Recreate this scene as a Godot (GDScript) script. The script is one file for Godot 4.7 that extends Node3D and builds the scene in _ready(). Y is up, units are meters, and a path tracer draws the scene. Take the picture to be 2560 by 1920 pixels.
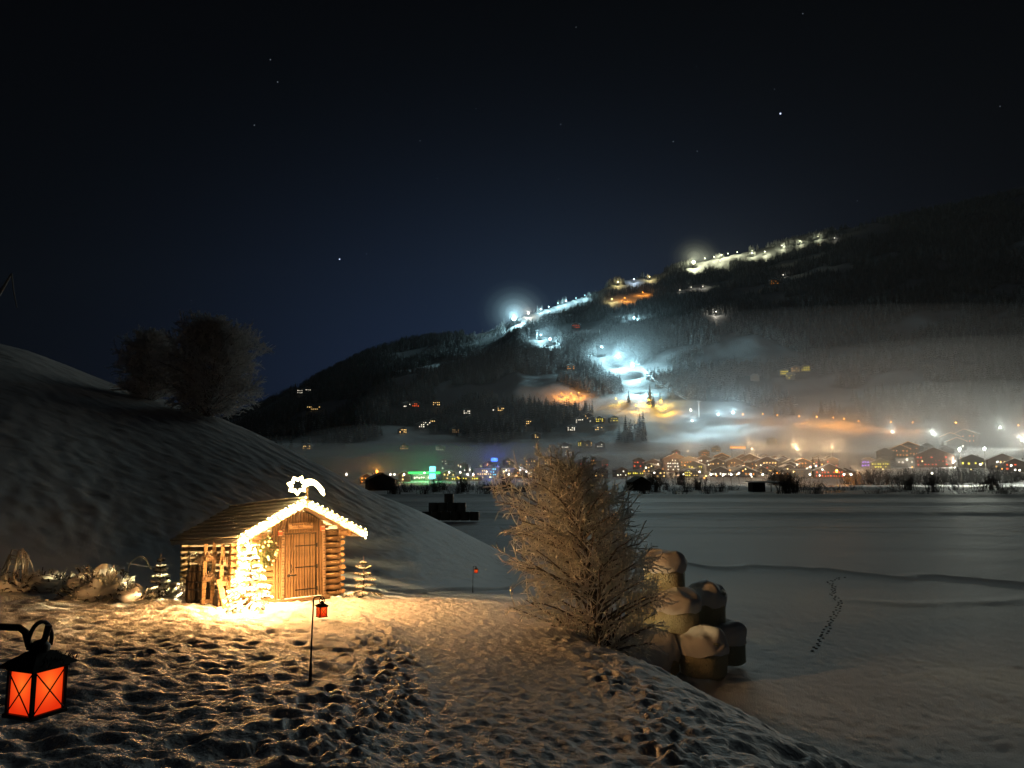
extends Node3D

# ------------------------------------------------------------------ lens
const FPX := 1925.0            # focal length in pixels of the 2560 x 1920 photograph
const PITCH := 0.11886         # camera looks up by 6.81 degrees
const EYE := Vector3(0, 6, 0)

var used := {}
var trails := []
var rng := RandomNumberGenerator.new()
var mats := {}
var noise := {}

# ------------------------------------------------------------------ mesh builder
class MB:
	var v := PackedVector3Array()
	var n := PackedVector3Array()
	var c := PackedColorArray()
	var idx := PackedInt32Array()
	var col := Color(1, 1, 1)
	func quad(a: Vector3, b: Vector3, e: Vector3, d: Vector3) -> void:   # counter-clockwise seen from outside
		var nn := (b - a).cross(d - a)
		if nn.length_squared() < 1e-16:
			nn = (e - b).cross(d - b)
		nn = nn.normalized()
		var k := v.size()
		for p: Vector3 in [a, b, e, d]:
			v.append(p); n.append(nn); c.append(col)
		for i: int in [0, 2, 1, 0, 3, 2]:
			idx.append(k + i)
	func tri(a: Vector3, b: Vector3, e: Vector3) -> void:
		var nn := (b - a).cross(e - a).normalized()
		var k := v.size()
		for p: Vector3 in [a, b, e]:
			v.append(p); n.append(nn); c.append(col)
		idx.append(k); idx.append(k + 2); idx.append(k + 1)
	func box(ctr: Vector3, size: Vector3, b := Basis(), bevel := 0.0) -> void:
		var h := size / 2.0
		if bevel <= 0.0:
			var p: Array[Vector3] = []
			for i in 8:
				p.append(ctr + b * Vector3(h.x if i & 1 else -h.x, h.y if i & 2 else -h.y, h.z if i & 4 else -h.z))
			quad(p[4], p[5], p[7], p[6]); quad(p[1], p[0], p[2], p[3]); quad(p[5], p[1], p[3], p[7])
			quad(p[0], p[4], p[6], p[2]); quad(p[6], p[7], p[3], p[2]); quad(p[0], p[1], p[5], p[4])
			return
		var rings: Array = []
		for s: Array in [[-h.z, bevel], [-h.z + bevel, 0.0], [h.z - bevel, 0.0], [h.z, bevel]]:
			var r: Array[Vector3] = []
			var x: float = h.x - s[1]
			var y: float = h.y - s[1]
			var e := bevel
			for q: Vector2 in [Vector2(x - e, -y), Vector2(x, -y + e), Vector2(x, y - e), Vector2(x - e, y), Vector2(-x + e, y), Vector2(-x, y - e), Vector2(-x, -y + e), Vector2(-x + e, -y)]:
				r.append(ctr + b * Vector3(q.x, q.y, s[0]))
			rings.append(r)
		for k in 3:
			for i in 8:
				var j := (i + 1) % 8
				quad(rings[k][i], rings[k][j], rings[k + 1][j], rings[k + 1][i])
		var m0: Vector3 = ctr + b * Vector3(0, 0, -h.z)
		var m1: Vector3 = ctr + b * Vector3(0, 0, h.z)
		for i in 8:
			var j := (i + 1) % 8
			tri(m0, rings[0][j], rings[0][i]); tri(m1, rings[3][i], rings[3][j])
	func tube(pts: Array, radii: Array, sides := 6, caps := true) -> void:
		var k0 := v.size()
		var m := pts.size()
		var side := Vector3.ZERO
		var t := Vector3.UP
		for i in m:
			var a: Vector3 = pts[maxi(i - 1, 0)]
			var b: Vector3 = pts[mini(i + 1, m - 1)]
			t = (b - a).normalized()
			if i == 0:
				side = t.cross(Vector3.UP if absf(t.y) < 0.9 else Vector3.RIGHT).normalized()
			else:
				side = (side - t * side.dot(t)).normalized()
			var up := t.cross(side)
			for s in sides:
				var g := TAU * s / sides
				var d := side * cos(g) + up * sin(g)
				v.append(pts[i] + d * radii[i]); n.append(d); c.append(col)
		for i in m - 1:
			for s in sides:
				var p := k0 + i * sides + s
				var q := k0 + i * sides + (s + 1) % sides
				idx.append(p); idx.append(p + sides); idx.append(q)
				idx.append(q); idx.append(p + sides); idx.append(q + sides)
		if caps:
			for e in 2:
				var i := 0 if e == 0 else m - 1
				if radii[i] < 0.002:
					continue
				var d := (Vector3(pts[0]) - Vector3(pts[1])).normalized() if e == 0 else (Vector3(pts[m - 1]) - Vector3(pts[m - 2])).normalized()
				var k := v.size()
				for s in sides:
					v.append(v[k0 + i * sides + s]); n.append(d); c.append(col)
				for s in range(1, sides - 1):
					if e == 0:
						idx.append(k); idx.append(k + s); idx.append(k + s + 1)
					else:
						idx.append(k); idx.append(k + s + 1); idx.append(k + s)
	func lathe(prof: Array, sides: int, at := Vector3.ZERO, lump := 0.0, ns: FastNoiseLite = null) -> void:   # profile of Vector2(radius, height), from bottom to top
		var k0 := v.size()
		var m := prof.size()
		for i in m:
			var p: Vector2 = prof[i]
			var d: Vector2 = (Vector2(prof[mini(i + 1, m - 1)]) - Vector2(prof[maxi(i - 1, 0)])).normalized()
			for s in sides:
				var g := TAU * s / sides
				var dir := Vector3(cos(g), 0, sin(g))
				var r := p.x
				var y := p.y
				if ns != null and lump > 0.0:
					var w := ns.get_noise_3d(at.x + dir.x * p.x, at.y + p.y, at.z + dir.z * p.x) * lump
					r = maxf(0.0, r + w * absf(d.y)); y += w * absf(d.x)
				v.append(at + dir * r + Vector3(0, y, 0)); n.append((dir * d.y - Vector3(0, d.x, 0)).normalized()); c.append(col)
		for i in m - 1:
			for s in sides:
				var p := k0 + i * sides + s
				var q := k0 + i * sides + (s + 1) % sides
				idx.append(p); idx.append(q); idx.append(p + sides)
				idx.append(q); idx.append(q + sides); idx.append(p + sides)
	func ball(at: Vector3, rad: Vector3, rings := 5, sides := 8, lump := 0.0, ns: FastNoiseLite = null, from := -1.0) -> void:
		var k0 := v.size()
		for i in rings + 1:
			var f := lerpf(from * PI / 2, PI / 2, float(i) / rings)
			for s in sides:
				var g := TAU * s / sides
				var d := Vector3(cos(f) * cos(g), sin(f), cos(f) * sin(g))
				var p := at + d * rad
				if ns != null:
					p += d * lump * ns.get_noise_3d(p.x, p.y, p.z)
				v.append(p); n.append((d / rad).normalized()); c.append(col)
		for i in rings:
			for s in sides:
				var p := k0 + i * sides + s
				var q := k0 + i * sides + (s + 1) % sides
				idx.append(p); idx.append(q); idx.append(p + sides)
				idx.append(q); idx.append(q + sides); idx.append(p + sides)
	func smooth() -> void:    # normals from the faces, averaged over shared vertices
		var acc := PackedVector3Array()
		acc.resize(v.size())
		for i in range(0, idx.size(), 3):
			var a := idx[i]; var b := idx[i + 1]; var e := idx[i + 2]
			var f := (v[e] - v[a]).cross(v[b] - v[a])
			acc[a] += f; acc[b] += f; acc[e] += f
		for i in v.size():
			if acc[i].length_squared() > 1e-18:
				n[i] = acc[i].normalized()
	func into(am: ArrayMesh, mat: Material) -> ArrayMesh:
		var a := []
		a.resize(Mesh.ARRAY_MAX)
		a[Mesh.ARRAY_VERTEX] = v; a[Mesh.ARRAY_NORMAL] = n; a[Mesh.ARRAY_COLOR] = c; a[Mesh.ARRAY_INDEX] = idx
		am.add_surface_from_arrays(Mesh.PRIMITIVE_TRIANGLES, a)
		am.surface_set_material(am.get_surface_count() - 1, mat)
		return am
	func mesh(mat: Material) -> ArrayMesh:
		return into(ArrayMesh.new(), mat)

# ------------------------------------------------------------------ naming
func numbered(called: String, parent: Node) -> String:
	var key := str(parent.get_instance_id()) + called
	var k: int = used.get(key, 0)
	used[key] = k + 1
	return called if k == 0 else "%s_%03d" % [called, k]

func thing(called: String, label: String, category: String, at := Vector3.ZERO, turn := 0.0, group := "") -> Node3D:
	var o := Node3D.new()
	o.name = numbered(called, self)
	add_child(o)
	o.position = at
	o.rotation.y = turn
	tag(o, label, category, group)
	return o

func tag(o: Node, label: String, category: String, group := "") -> void:
	o.set_meta("label", label)
	o.set_meta("category", category)
	if group != "":
		o.set_meta("group", group)

func part(called: String, m: Mesh, parent: Node, at := Transform3D(), mat: Material = null) -> MeshInstance3D:
	var o := MeshInstance3D.new()
	o.name = numbered(called, parent)
	o.mesh = m
	if mat != null:
		o.material_override = null
		for i in m.get_surface_count():
			o.set_surface_override_material(i, mat)
	parent.add_child(o)
	o.transform = at
	return o

func structure(called: String, m: Mesh) -> MeshInstance3D:
	var o := part(called, m, self)
	o.set_meta("kind", "structure")
	return o

func dup(root: Node3D, called: String, label: String, at: Transform3D) -> Node3D:
	var r: Node3D = root.duplicate()
	r.name = numbered(called, self)
	add_child(r)
	r.transform = at
	r.set_meta("label", label)
	return r

func lamp(parent: Node, at: Vector3, energy: float, color: Color, size := 0.05) -> void:
	var l := OmniLight3D.new()
	l.name = numbered("lamp_light", parent)
	l.light_color = color
	l.light_energy = energy
	l.light_size = size
	l.omni_range = 4000.0
	l.omni_attenuation = 2.0
	l.shadow_enabled = true
	parent.add_child(l)
	l.position = at

# ------------------------------------------------------------------ materials
func lin(r: float, g: float, b: float) -> Color:
	return Color(r, g, b).linear_to_srgb()

func mat(key: String, base: Color, rough := 0.8, metal := 0.0) -> StandardMaterial3D:
	if mats.has(key):
		return mats[key]
	var m := StandardMaterial3D.new()
	m.resource_name = key
	m.albedo_color = base
	m.roughness = rough
	m.metallic = metal
	mats[key] = m
	return m

func tinted(key: String, rough := 0.8) -> StandardMaterial3D:
	var m := mat(key, Color.WHITE, rough)
	m.vertex_color_use_as_albedo = true
	return m

func glow(key: String, color: Color, energy: float) -> StandardMaterial3D:
	if mats.has(key):
		return mats[key]
	var m := mat(key, Color(0.05, 0.05, 0.05), 0.5)
	m.emission_enabled = true
	m.emission = color
	m.emission_energy_multiplier = energy
	return m

func noise_tex(seed_: int, freq: float, octaves: int, ramp: Array, normal := false, bump := 4.0, kind := FastNoiseLite.TYPE_SIMPLEX_SMOOTH) -> NoiseTexture2D:
	var f := FastNoiseLite.new()
	f.seed = seed_
	f.frequency = freq
	f.noise_type = kind
	f.fractal_octaves = octaves
	var t := NoiseTexture2D.new()
	t.width = 512
	t.height = 512
	t.seamless = true
	t.noise = f
	if normal:
		t.as_normal_map = true
		t.bump_strength = bump
	if ramp.size() > 0:
		var g := Gradient.new()
		g.set_color(0, ramp[0]); g.set_color(1, ramp[ramp.size() - 1])
		for i in range(1, ramp.size() - 1):
			g.add_point(float(i) / (ramp.size() - 1), ramp[i])
		t.color_ramp = g
	return t

func triplanar(m: StandardMaterial3D, scale: Vector3, world := false) -> StandardMaterial3D:
	m.uv1_triplanar = true
	m.uv1_world_triplanar = world
	m.uv1_scale = scale
	return m

func fn(seed_: int, freq: float, oct := 1, kind := FastNoiseLite.TYPE_SIMPLEX_SMOOTH) -> FastNoiseLite:
	var f := FastNoiseLite.new()
	f.seed = seed_
	f.frequency = freq
	f.noise_type = kind
	f.fractal_type = FastNoiseLite.FRACTAL_FBM if oct > 1 else FastNoiseLite.FRACTAL_NONE
	f.fractal_octaves = oct
	return f

# ------------------------------------------------------------------ pixels to places
func ray(px: float, py: float) -> Vector3:
	var dx := (px - 1280.0) / FPX
	var dy := (960.0 - py) / FPX
	return Vector3(dx, dy * cos(PITCH) + sin(PITCH), dy * sin(PITCH) - cos(PITCH))

func at(px: float, py: float, d: float) -> Vector3:
	var r := ray(px, py)
	return EYE + r * (d / -r.z)

func table(t: Array, x: float, k: int) -> float:
	if x <= t[0][0]:
		return t[0][k]
	for i in range(1, t.size()):
		if x < t[i][0]:
			var f: float = (x - t[i - 1][0]) / (t[i][0] - t[i - 1][0])
			f = f * f * (3.0 - 2.0 * f) * 0.5 + f * 0.5
			return lerpf(t[i - 1][k], t[i][k], f)
	return t[t.size() - 1][k]

func curve(t: Array, x: float, k: int) -> float:      # smooth through the rows of a table
	var n := t.size()
	if x <= t[0][0]:
		return t[0][k]
	for i in range(1, n):
		if x < t[i][0]:
			var a: Array = t[i - 1]
			var b: Array = t[i]
			var w: float = b[0] - a[0]
			var m: float = (b[k] - a[k]) / w
			var m0 := m
			var m1 := m
			if i > 1:
				m0 = (b[k] - t[i - 2][k]) / (b[0] - t[i - 2][0])
			if i < n - 1:
				m1 = (t[i + 1][k] - a[k]) / (t[i + 1][0] - a[0])
			var f: float = (x - a[0]) / w
			return cubic_interpolate_slopes(a[k], b[k], m0 * w, m1 * w, f)
	return t[n - 1][k]

func cubic_interpolate_slopes(p0: float, p1: float, d0: float, d1: float, f: float) -> float:
	var f2 := f * f
	var f3 := f2 * f
	return (2.0 * f3 - 3.0 * f2 + 1.0) * p0 + (f3 - 2.0 * f2 + f) * d0 + (3.0 * f2 - 2.0 * f3) * p1 + (f3 - f2) * d1

# ------------------------------------------------------------------ terrain
var drop := [[0.0, 1.6], [5.0, 2.0], [10.0, 2.45], [15.0, 2.82], [20.0, 3.12], [24.0, 3.55], [30.0, 4.3], [41.0, 5.7], [55.0, 6.0]]
var crest := [[0.0, 2.25], [9.0, 2.15], [12.0, 1.95], [14.0, 1.5], [16.0, 1.25], [18.0, 1.15], [22.0, 0.9], [30.0, 2.2], [41.0, 4.5], [60.0, 8.0]]
var spur := [[-60.0, 22.0, 92.0, 12.0], [-40.0, 23.0, 92.0, 11.0], [-33.6, 23.5, 90.0, 9.7], [-27.2, 24.0, 82.0, 6.7], [-20.6, 24.5, 68.0, 4.2], [-13.7, 24.3, 54.0, 0.7], [-10.4, 23.5, 49.0, -1.1], [-7.1, 25.5, 48.0, -2.5], [-4.0, 30.5, 52.0, -4.0], [-1.1, 37.0, 55.0, -5.5], [1.0, 43.0, 51.0, -6.75]]
var ridge_px := [[300, 1120, 2100], [579, 1047, 2150], [741, 972, 2200], [856, 914, 2250], [960, 868, 2250], [1041, 850, 2200], [1226, 827, 2000], [1284, 800, 1900], [1330, 783, 1950], [1480, 733, 2150], [1539, 706, 2250], [1643, 685, 2350], [1712, 662, 2400], [1851, 632, 2500], [1967, 607, 2550], [2083, 577, 2600], [2560, 480, 2700], [2900, 440, 2750]]
var ridge := []      # azimuth, tangent of the elevation, distance

func spur_h(a: float, r: float, base: float) -> float:
	if a > 1.0 or r < 20.0:
		return -99.0
	var rf := curve(spur, a, 1)
	var rr := curve(spur, a, 2)
	var top := 6.0 + rr * cos(deg_to_rad(a)) * tan(deg_to_rad(curve(spur, a, 3)))
	if r < rf:
		return -99.0
	if r > rr:
		var s := r - rr
		return top - 0.004 * s * s - 0.3 * maxf(0.0, s - 2.0)
	var t := (r - rf) / (rr - rf)
	var foot := 6.0 - curve(drop, rf * cos(deg_to_rad(a)), 1) - 0.15
	var f := lerpf(t, t * t * (3.0 - 2.0 * t), 0.22)
	return lerpf(foot, top, f) + (noise.slope.get_noise_2d(a * 1.3, t * 70.0) * 0.035 + noise.big.get_noise_2d(a * 2.0, t * 50.0) * 0.045) * smoothstep(0.02, 0.15, t)

func near_h(x: float, z: float, detail := true) -> float:
	var d := -z
	var r := sqrt(x * x + z * z)
	var a := rad_to_deg(atan2(x, d))
	var yp := 6.0 - curve(drop, d, 1)
	var xc := curve(crest, d, 1)
	var field: float = noise.field.get_noise_2d(x * 0.3, z) * 0.10 * smoothstep(20.0, 60.0, r)
	if x > 4.0:
		var fq: float = (d - (52.0 - 0.586 * (x - 15.0)) + noise.field.get_noise_2d(x * 3.0, 5.0) * 4.0) / 0.9
		field += 0.13 * exp(-fq * fq) * smoothstep(4.0, 12.0, x)
		var fp: float = (d - (37.0 + 0.10 * x) + noise.field.get_noise_2d(x, 9.0) * 4.0) / 0.8
		field += 0.06 * exp(-fp * fp) * smoothstep(14.0, 18.0, x)
	var t: float = x - xc + noise.big.get_noise_2d(7.0, z * 1.5) * 0.5
	var fall: float = (t + sqrt(t * t + 0.35)) * 0.5
	var y: float = yp - fall * lerpf(0.42, 0.95, smoothstep(8.0, 15.0, d))
	# join to the field
	var k := 0.5
	var h := clampf(0.5 + 0.5 * (y - field) / k, 0.0, 1.0)
	y = lerpf(field, y, h) + k * h * (1.0 - h)
	var sh := spur_h(a, r, yp)
	if sh > y - 0.6:
		var h2 := clampf(0.5 + 0.5 * (sh - y) / 0.6, 0.0, 1.0)
		y = lerpf(y, sh, h2) + 0.6 * h2 * (1.0 - h2)
	# the level place that the hut stands on
	var hx := x + 5.3
	var hz := z + 19.6
	var lev := exp(-(hx * hx + hz * hz) / 10.0)
	y = lerpf(y, 2.97, lev * 0.9)
	if not detail or r > 75.0:
		return y
	# trodden path, churned edges, softer snow beside
	var cx := table([[0.0, 0.1], [6.0, 0.1], [10.0, -0.05], [14.0, -0.5], [18.0, -1.2], [21.0, -1.4], [26.0, -0.7], [34.0, 0.3], [50.0, 3.0]], d, 1)
	var w := table([[0.0, 0.95], [8.0, 0.95], [14.0, 1.15], [18.0, 2.0], [22.0, 2.2], [30.0, 1.0], [50.0, 0.9]], d, 1)
	var off: float = absf(x - cx + noise.big.get_noise_2d(z * 2.0, 3.0) * 0.35) - w
	var path := smoothstep(0.35, -0.15, off)
	var edge := smoothstep(1.5, 0.2, off) * (1.0 - path)
	if x > xc - 0.6 and d < 16.0:
		edge = maxf(edge * 0.6, 0.25)
	var far := smoothstep(60.0, 24.0, r)
	var soft: float = noise.big.get_noise_2d(x * 1.6, z * 1.6) * 0.07 + noise.mid.get_noise_2d(x * 1.5, z * 2.0) * 0.038 + noise.mid.get_noise_2d(x * 2.8 + 40.0, z * 3.6) * 0.032
	var pit: float = noise.cell.get_noise_2d(x * 1.5, z * 2.0)
	var pits := smoothstep(-0.60, -0.95, pit) * 0.055
	var fine: float = noise.fine.get_noise_2d(x, z)
	var churn: float = absf(noise.churn.get_noise_2d(x * 2.0, z * 2.0)) * 0.10 + noise.mid.get_noise_2d(x * 3.0, z * 3.0) * 0.045
	var lawn: float = soft - pits + fine * 0.011 + noise.mid.get_noise_2d(x * 5.0, z * 6.5) * 0.010
	var bumps := lerpf(lawn, churn - 0.05 + fine * 0.03, edge)
	for tr: Array in trails:
		var ex: float = x - tr[0]
		var ez: float = z - tr[1]
		var al: float = ex * tr[2] + ez * tr[3]
		if al > 0.0 and al < tr[4]:
			var la: float = ex * tr[3] - ez * tr[2] + sin(al * 2.1) * 0.15
			if absf(la) < 0.35:
				var step := fposmod(al, 0.62)
				var foot := 0.11 if step < 0.31 else -0.11
				var fa := (fposmod(al, 0.31) - 0.155) / 0.125
				var fl := (la - foot) / 0.075
				bumps += 0.018 * exp(-la * la * 12.0) - 0.085 * smoothstep(1.15, 0.75, sqrt(fa * fa + fl * fl))
	bumps = lerpf(bumps, -0.07 + fine * 0.026 + noise.mid.get_noise_2d(x * 3.6, z * 3.6) * 0.018, path)
	if x > xc + 1.2:
		bumps *= lerpf(1.0, 0.22, smoothstep(1.2, 4.5, x - xc))
	if sh > y - 0.8:
		bumps *= 0.13
	return y + bumps * (0.12 + 0.88 * far)

func far_h(a: float, r: float) -> float:
	var x := sin(deg_to_rad(a)) * r
	var z := -cos(deg_to_rad(a)) * r
	var y: float = noise.field.get_noise_2d(x * 0.3, z) * 0.10 * smoothstep(60.0, 70.0, r)
	if r < 560.0:
		for b: Array in [[118.0, 0.5, 5.0, 0.06], [168.0, 0.45, 5.0, -0.03], [222.0, 0.9, 6.0, 0.02], [345.0, 1.3, 8.0, 0.0], [430.0, 0.9, 9.0, 0.0]]:
			var q: float = (-z - b[0] - x * b[3]) / b[2]
			y += b[1] * exp(-q * q)
		return y
	var s := r - 560.0
	y += 0.045 * minf(s, 130.0) + 0.115 * maxf(0.0, minf(s, 390.0) - 130.0)
	y += noise.hills.get_noise_2d(x * 2.0, z * 2.0) * 6.0 * smoothstep(100.0, 300.0, s)
	if r <= 950.0:
		return y
	var rr := curve(ridge, a, 2)
	var top := 6.0 + rr * curve(ridge, a, 1)
	var t := (r - 950.0) / (rr - 950.0)
	if t > 1.0:
		return top - (r - rr) * 0.45
	var f := 0.82 * t + 0.18 * t * t
	var w := 4.0 * t * (1.0 - t)
	return lerpf(y, top, f) + noise.hills.get_noise_2d(x, z) * 34.0 * w + noise.hills.get_noise_2d(x * 3.1 + 300.0, z * 3.1) * 8.0 * smoothstep(0.0, 0.2, t) * (0.25 + 0.75 * smoothstep(1.0, 0.85, t)) - 14.0 * w

func ground_y(p: Vector3) -> float:
	var r := Vector2(p.x, p.z).length()
	return near_h(p.x, p.z) if r < 75.0 else far_h(rad_to_deg(atan2(p.x, -p.z)), r)

func land(px: float, py: float, lift := 0.0) -> Vector3:     # where the sight line through a pixel meets the land beyond the field, or passes that high above it
	var q := ray(px, py)
	var a := rad_to_deg(atan2(q.x, -q.z))
	var flat := Vector2(q.x, q.z).length()
	var r := 540.0
	var prev := r
	while r < 2800.0:
		if EYE.y + q.y / flat * r <= far_h(a, r) + lift:
			for i in 12:
				var m := (prev + r) * 0.5
				if EYE.y + q.y / flat * m <= far_h(a, m) + lift:
					r = m
				else:
					prev = m
			break
		prev = r
		r *= 1.006
	if r >= 2800.0:
		r = curve(ridge, a, 2)
	return Vector3(q.x / flat * r, far_h(a, r), q.z / flat * r)

func build_terrain() -> void:
	var snow := mat("snow", Color(0.93, 0.93, 0.93), 0.65)
	snow.vertex_color_use_as_albedo = true
	snow.normal_enabled = true
	snow.normal_texture = noise_tex(5, 0.03, 5, [], true, 5.0)
	snow.normal_scale = 1.0
	triplanar(snow, Vector3(0.9, 0.9, 0.9), true)
	var az := PackedFloat32Array()
	var a := -68.0
	while a < 68.0:
		az.append(a)
		a += 0.175 if absf(a) < 37.0 else 1.5
	var rs := PackedFloat32Array()
	var r := 1.2
	while r < 92.0:
		rs.append(r)
		r *= 1.0 + clampf(0.0066 - 0.00003 * r, 0.0055, 0.0066)
	grid("snow_ground", az, rs, false, snow)
	az = PackedFloat32Array()
	a = -46.0
	while a < 46.0:
		az.append(a)
		a += 0.22 if absf(a) < 36.0 else 1.0
	rs = PackedFloat32Array()
	r = 88.0
	while r < 575.0:
		rs.append(r)
		r *= 1.018
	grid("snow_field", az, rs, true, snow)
	rs = PackedFloat32Array()
	r = 555.0
	while r < 985.0:
		rs.append(r)
		r *= 1.008
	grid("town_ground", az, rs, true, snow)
	rs = PackedFloat32Array()
	r = 970.0
	while r < 3100.0:
		rs.append(r)
		r *= 1.0075
	grid("mountain", az, rs, true, snow)

func grid(called: String, az: PackedFloat32Array, rs: PackedFloat32Array, far: bool, m: Material) -> void:
	var b := MB.new()
	var w := az.size()
	for i in rs.size():
		for j in w:
			var g := deg_to_rad(az[j])
			var x := sin(g) * rs[i]
			var z := -cos(g) * rs[i]
			var y := far_h(az[j], rs[i]) if far else near_h(x, z)
			var col := Color(0.8, 0.81, 0.83)
			if far:
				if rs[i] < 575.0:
					# shade of the dike and trees painted as a dark strip across the far field
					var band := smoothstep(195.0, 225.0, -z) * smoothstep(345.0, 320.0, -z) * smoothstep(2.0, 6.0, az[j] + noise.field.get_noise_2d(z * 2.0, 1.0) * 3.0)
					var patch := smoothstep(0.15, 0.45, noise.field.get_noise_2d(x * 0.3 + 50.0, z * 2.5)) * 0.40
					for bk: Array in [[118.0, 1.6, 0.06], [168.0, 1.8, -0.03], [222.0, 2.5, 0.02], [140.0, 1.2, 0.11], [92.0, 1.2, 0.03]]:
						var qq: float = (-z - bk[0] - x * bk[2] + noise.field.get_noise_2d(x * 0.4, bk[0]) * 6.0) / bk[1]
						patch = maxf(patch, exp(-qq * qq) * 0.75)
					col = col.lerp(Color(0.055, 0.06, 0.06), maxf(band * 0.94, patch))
				elif rs[i] > 950.0:
					var q: float = noise.wood.get_noise_2d(x, z)
					col = col.lerp(Color(0.09, 0.10, 0.10), smoothstep(-0.1, 0.15, q + 0.25 * smoothstep(1050.0, 1350.0, rs[i])) * 0.85)
				if called == "mountain" and rs[i] < 990.0:
					y -= 0.4
				if called == "town_ground" and rs[i] < 562.0:
					y -= 0.15
				if called == "snow_field" and rs[i] < 91.5:
					y -= 0.12
			else:
				var grit: float = noise.churn.get_noise_2d(x * 1.3, z * 1.3)
				col = col.lerp(Color(0.55, 0.50, 0.44), smoothstep(0.45, 0.9, absf(grit)) * 0.25)
				if az[j] < 0.0 and rs[i] > 24.0:      # thin grassy ledges along the slope
					var rf := curve(spur, az[j], 1)
					var t := (rs[i] - rf) / (curve(spur, az[j], 2) - rf)
					var led: float = noise.slope.get_noise_2d(az[j] * 0.9 + 20.0, t * 75.0)
					col = col.lerp(Color(0.16, 0.13, 0.10), smoothstep(0.25, 0.6, led) * smoothstep(0.04, 0.2, t) * 0.45)
			b.v.append(Vector3(x, y, z)); b.n.append(Vector3.UP); b.c.append(col)
	for i in rs.size() - 1:
		for j in w - 1:
			var p := i * w + j
			b.idx.append(p); b.idx.append(p + w); b.idx.append(p + 1)
			b.idx.append(p + 1); b.idx.append(p + w); b.idx.append(p + w + 1)
	b.smooth()
	structure(called, b.mesh(m))

# ------------------------------------------------------------------ sky
func sky_picture() -> ImageTexture:
	var im := Image.create(512, 256, false, Image.FORMAT_RGBF)
	for j in 256:
		var el := (0.5 - (j + 0.5) / 256.0) * 180.0
		for i in 512:
			var a := wrapf((i + 0.5) / 512.0 * 360.0, -180.0, 180.0)
			var e := maxf(el, 0.0)
			var low := exp(-e / 8.0)
			var d1 := (a - 1.0) / 15.0
			var d2 := (e - 5.0) / 9.5
			var blue := exp(-d1 * d1 * 0.5 - d2 * d2 * 0.5)
			var wide := exp(-(a - 4.0) * (a - 4.0) / 800.0)
			var c := Vector3(0.0003, 0.0004, 0.0010)
			c += Vector3(0.0075, 0.0165, 0.0430) * blue
			c += Vector3(0.0050, 0.0060, 0.0085) * low * (0.15 + 0.85 * wide)
			im.set_pixel(i, j, Color(c.x, c.y, c.z))
	return ImageTexture.create_from_image(im)

func _ready() -> void:
	rng.seed = 20
	var cam := Camera3D.new()
	cam.name = "camera"
	cam.fov = rad_to_deg(2.0 * atan(960.0 / FPX))
	cam.near = 0.1
	cam.far = 9000.0
	add_child(cam)
	cam.position = EYE
	cam.rotation.x = PITCH
	cam.current = true
	var env := Environment.new()
	env.tonemap_mode = Environment.TONE_MAPPER_LINEAR
	env.tonemap_exposure = 1.0
	env.background_mode = Environment.BG_SKY
	env.sky = Sky.new()
	var pano := PanoramaSkyMaterial.new()
	pano.panorama = sky_picture()
	env.sky.sky_material = pano
	env.sdfgi_enabled = true
	env.ssao_enabled = true
	env.ssil_enabled = true
	env.volumetric_fog_enabled = true
	env.volumetric_fog_density = 0.0
	env.fog_enabled = true
	env.fog_density = FOG
	env.fog_light_color = Color(0.85, 0.88, 0.92)
	var we := WorldEnvironment.new()
	we.name = "world_environment"
	we.environment = env
	add_child(we)
	var valley_fill := DirectionalLight3D.new()      # fill added for the broad glow of lit valley and slopes, far right
	valley_fill.name = "night_glow"
	valley_fill.light_energy = VALLEY_FILL
	valley_fill.light_color = Color(0.93, 1.0, 0.98)
	valley_fill.light_angular_distance = 40.0
	valley_fill.sky_mode = DirectionalLight3D.SKY_MODE_LIGHT_ONLY
	valley_fill.shadow_enabled = true
	add_child(valley_fill)
	valley_fill.look_at_from_position(Vector3(0.35, 0.28, -1.0), Vector3.ZERO)

	noise.slope = fn(3, 0.45, 2)
	noise.big = fn(4, 0.25, 2)
	noise.mid = fn(5, 0.95, 2)
	noise.fine = fn(6, 4.5, 3)
	noise.churn = fn(7, 1.5, 3)
	noise.cell = fn(8, 1.15, 1, FastNoiseLite.TYPE_CELLULAR)
	noise.field = fn(9, 0.05, 3)
	noise.hills = fn(10, 0.0016, 4)
	noise.wood = fn(11, 0.004, 3)
	noise.lump = fn(12, 2.2, 2)
	noise.soft = fn(13, 1.1, 2)
	for p: Array in ridge_px:
		var q := ray(p[0], p[1])
		var flat := Vector2(q.x, q.z).length()
		ridge.append([rad_to_deg(atan2(q.x, -q.z)), q.y / flat, float(p[2])])
	for q: Array in [[1870, 1785, 2350, 1905], [1840, 1690, 2090, 1750], [250, 1660, 720, 1570], [640, 1870, 980, 1640], [1560, 1900, 1480, 1660], [2010, 1800, 2300, 1760]]:
		var a := spot(q[0], q[1])
		var b := spot(q[2], q[3])
		var l := Vector2(b.x - a.x, b.z - a.z)
		trails.append([a.x, a.z, l.normalized().x, l.normalized().y, l.length()])
	var t0 := Time.get_ticks_msec()
	build_terrain()
	print("terrain ", Time.get_ticks_msec() - t0)
	build_foreground()
	print("fore ", Time.get_ticks_msec() - t0)
	build_valley()
	print("valley ", Time.get_ticks_msec() - t0)

const FOG := 0.00003
const VALLEY_FILL := 0.07


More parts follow.
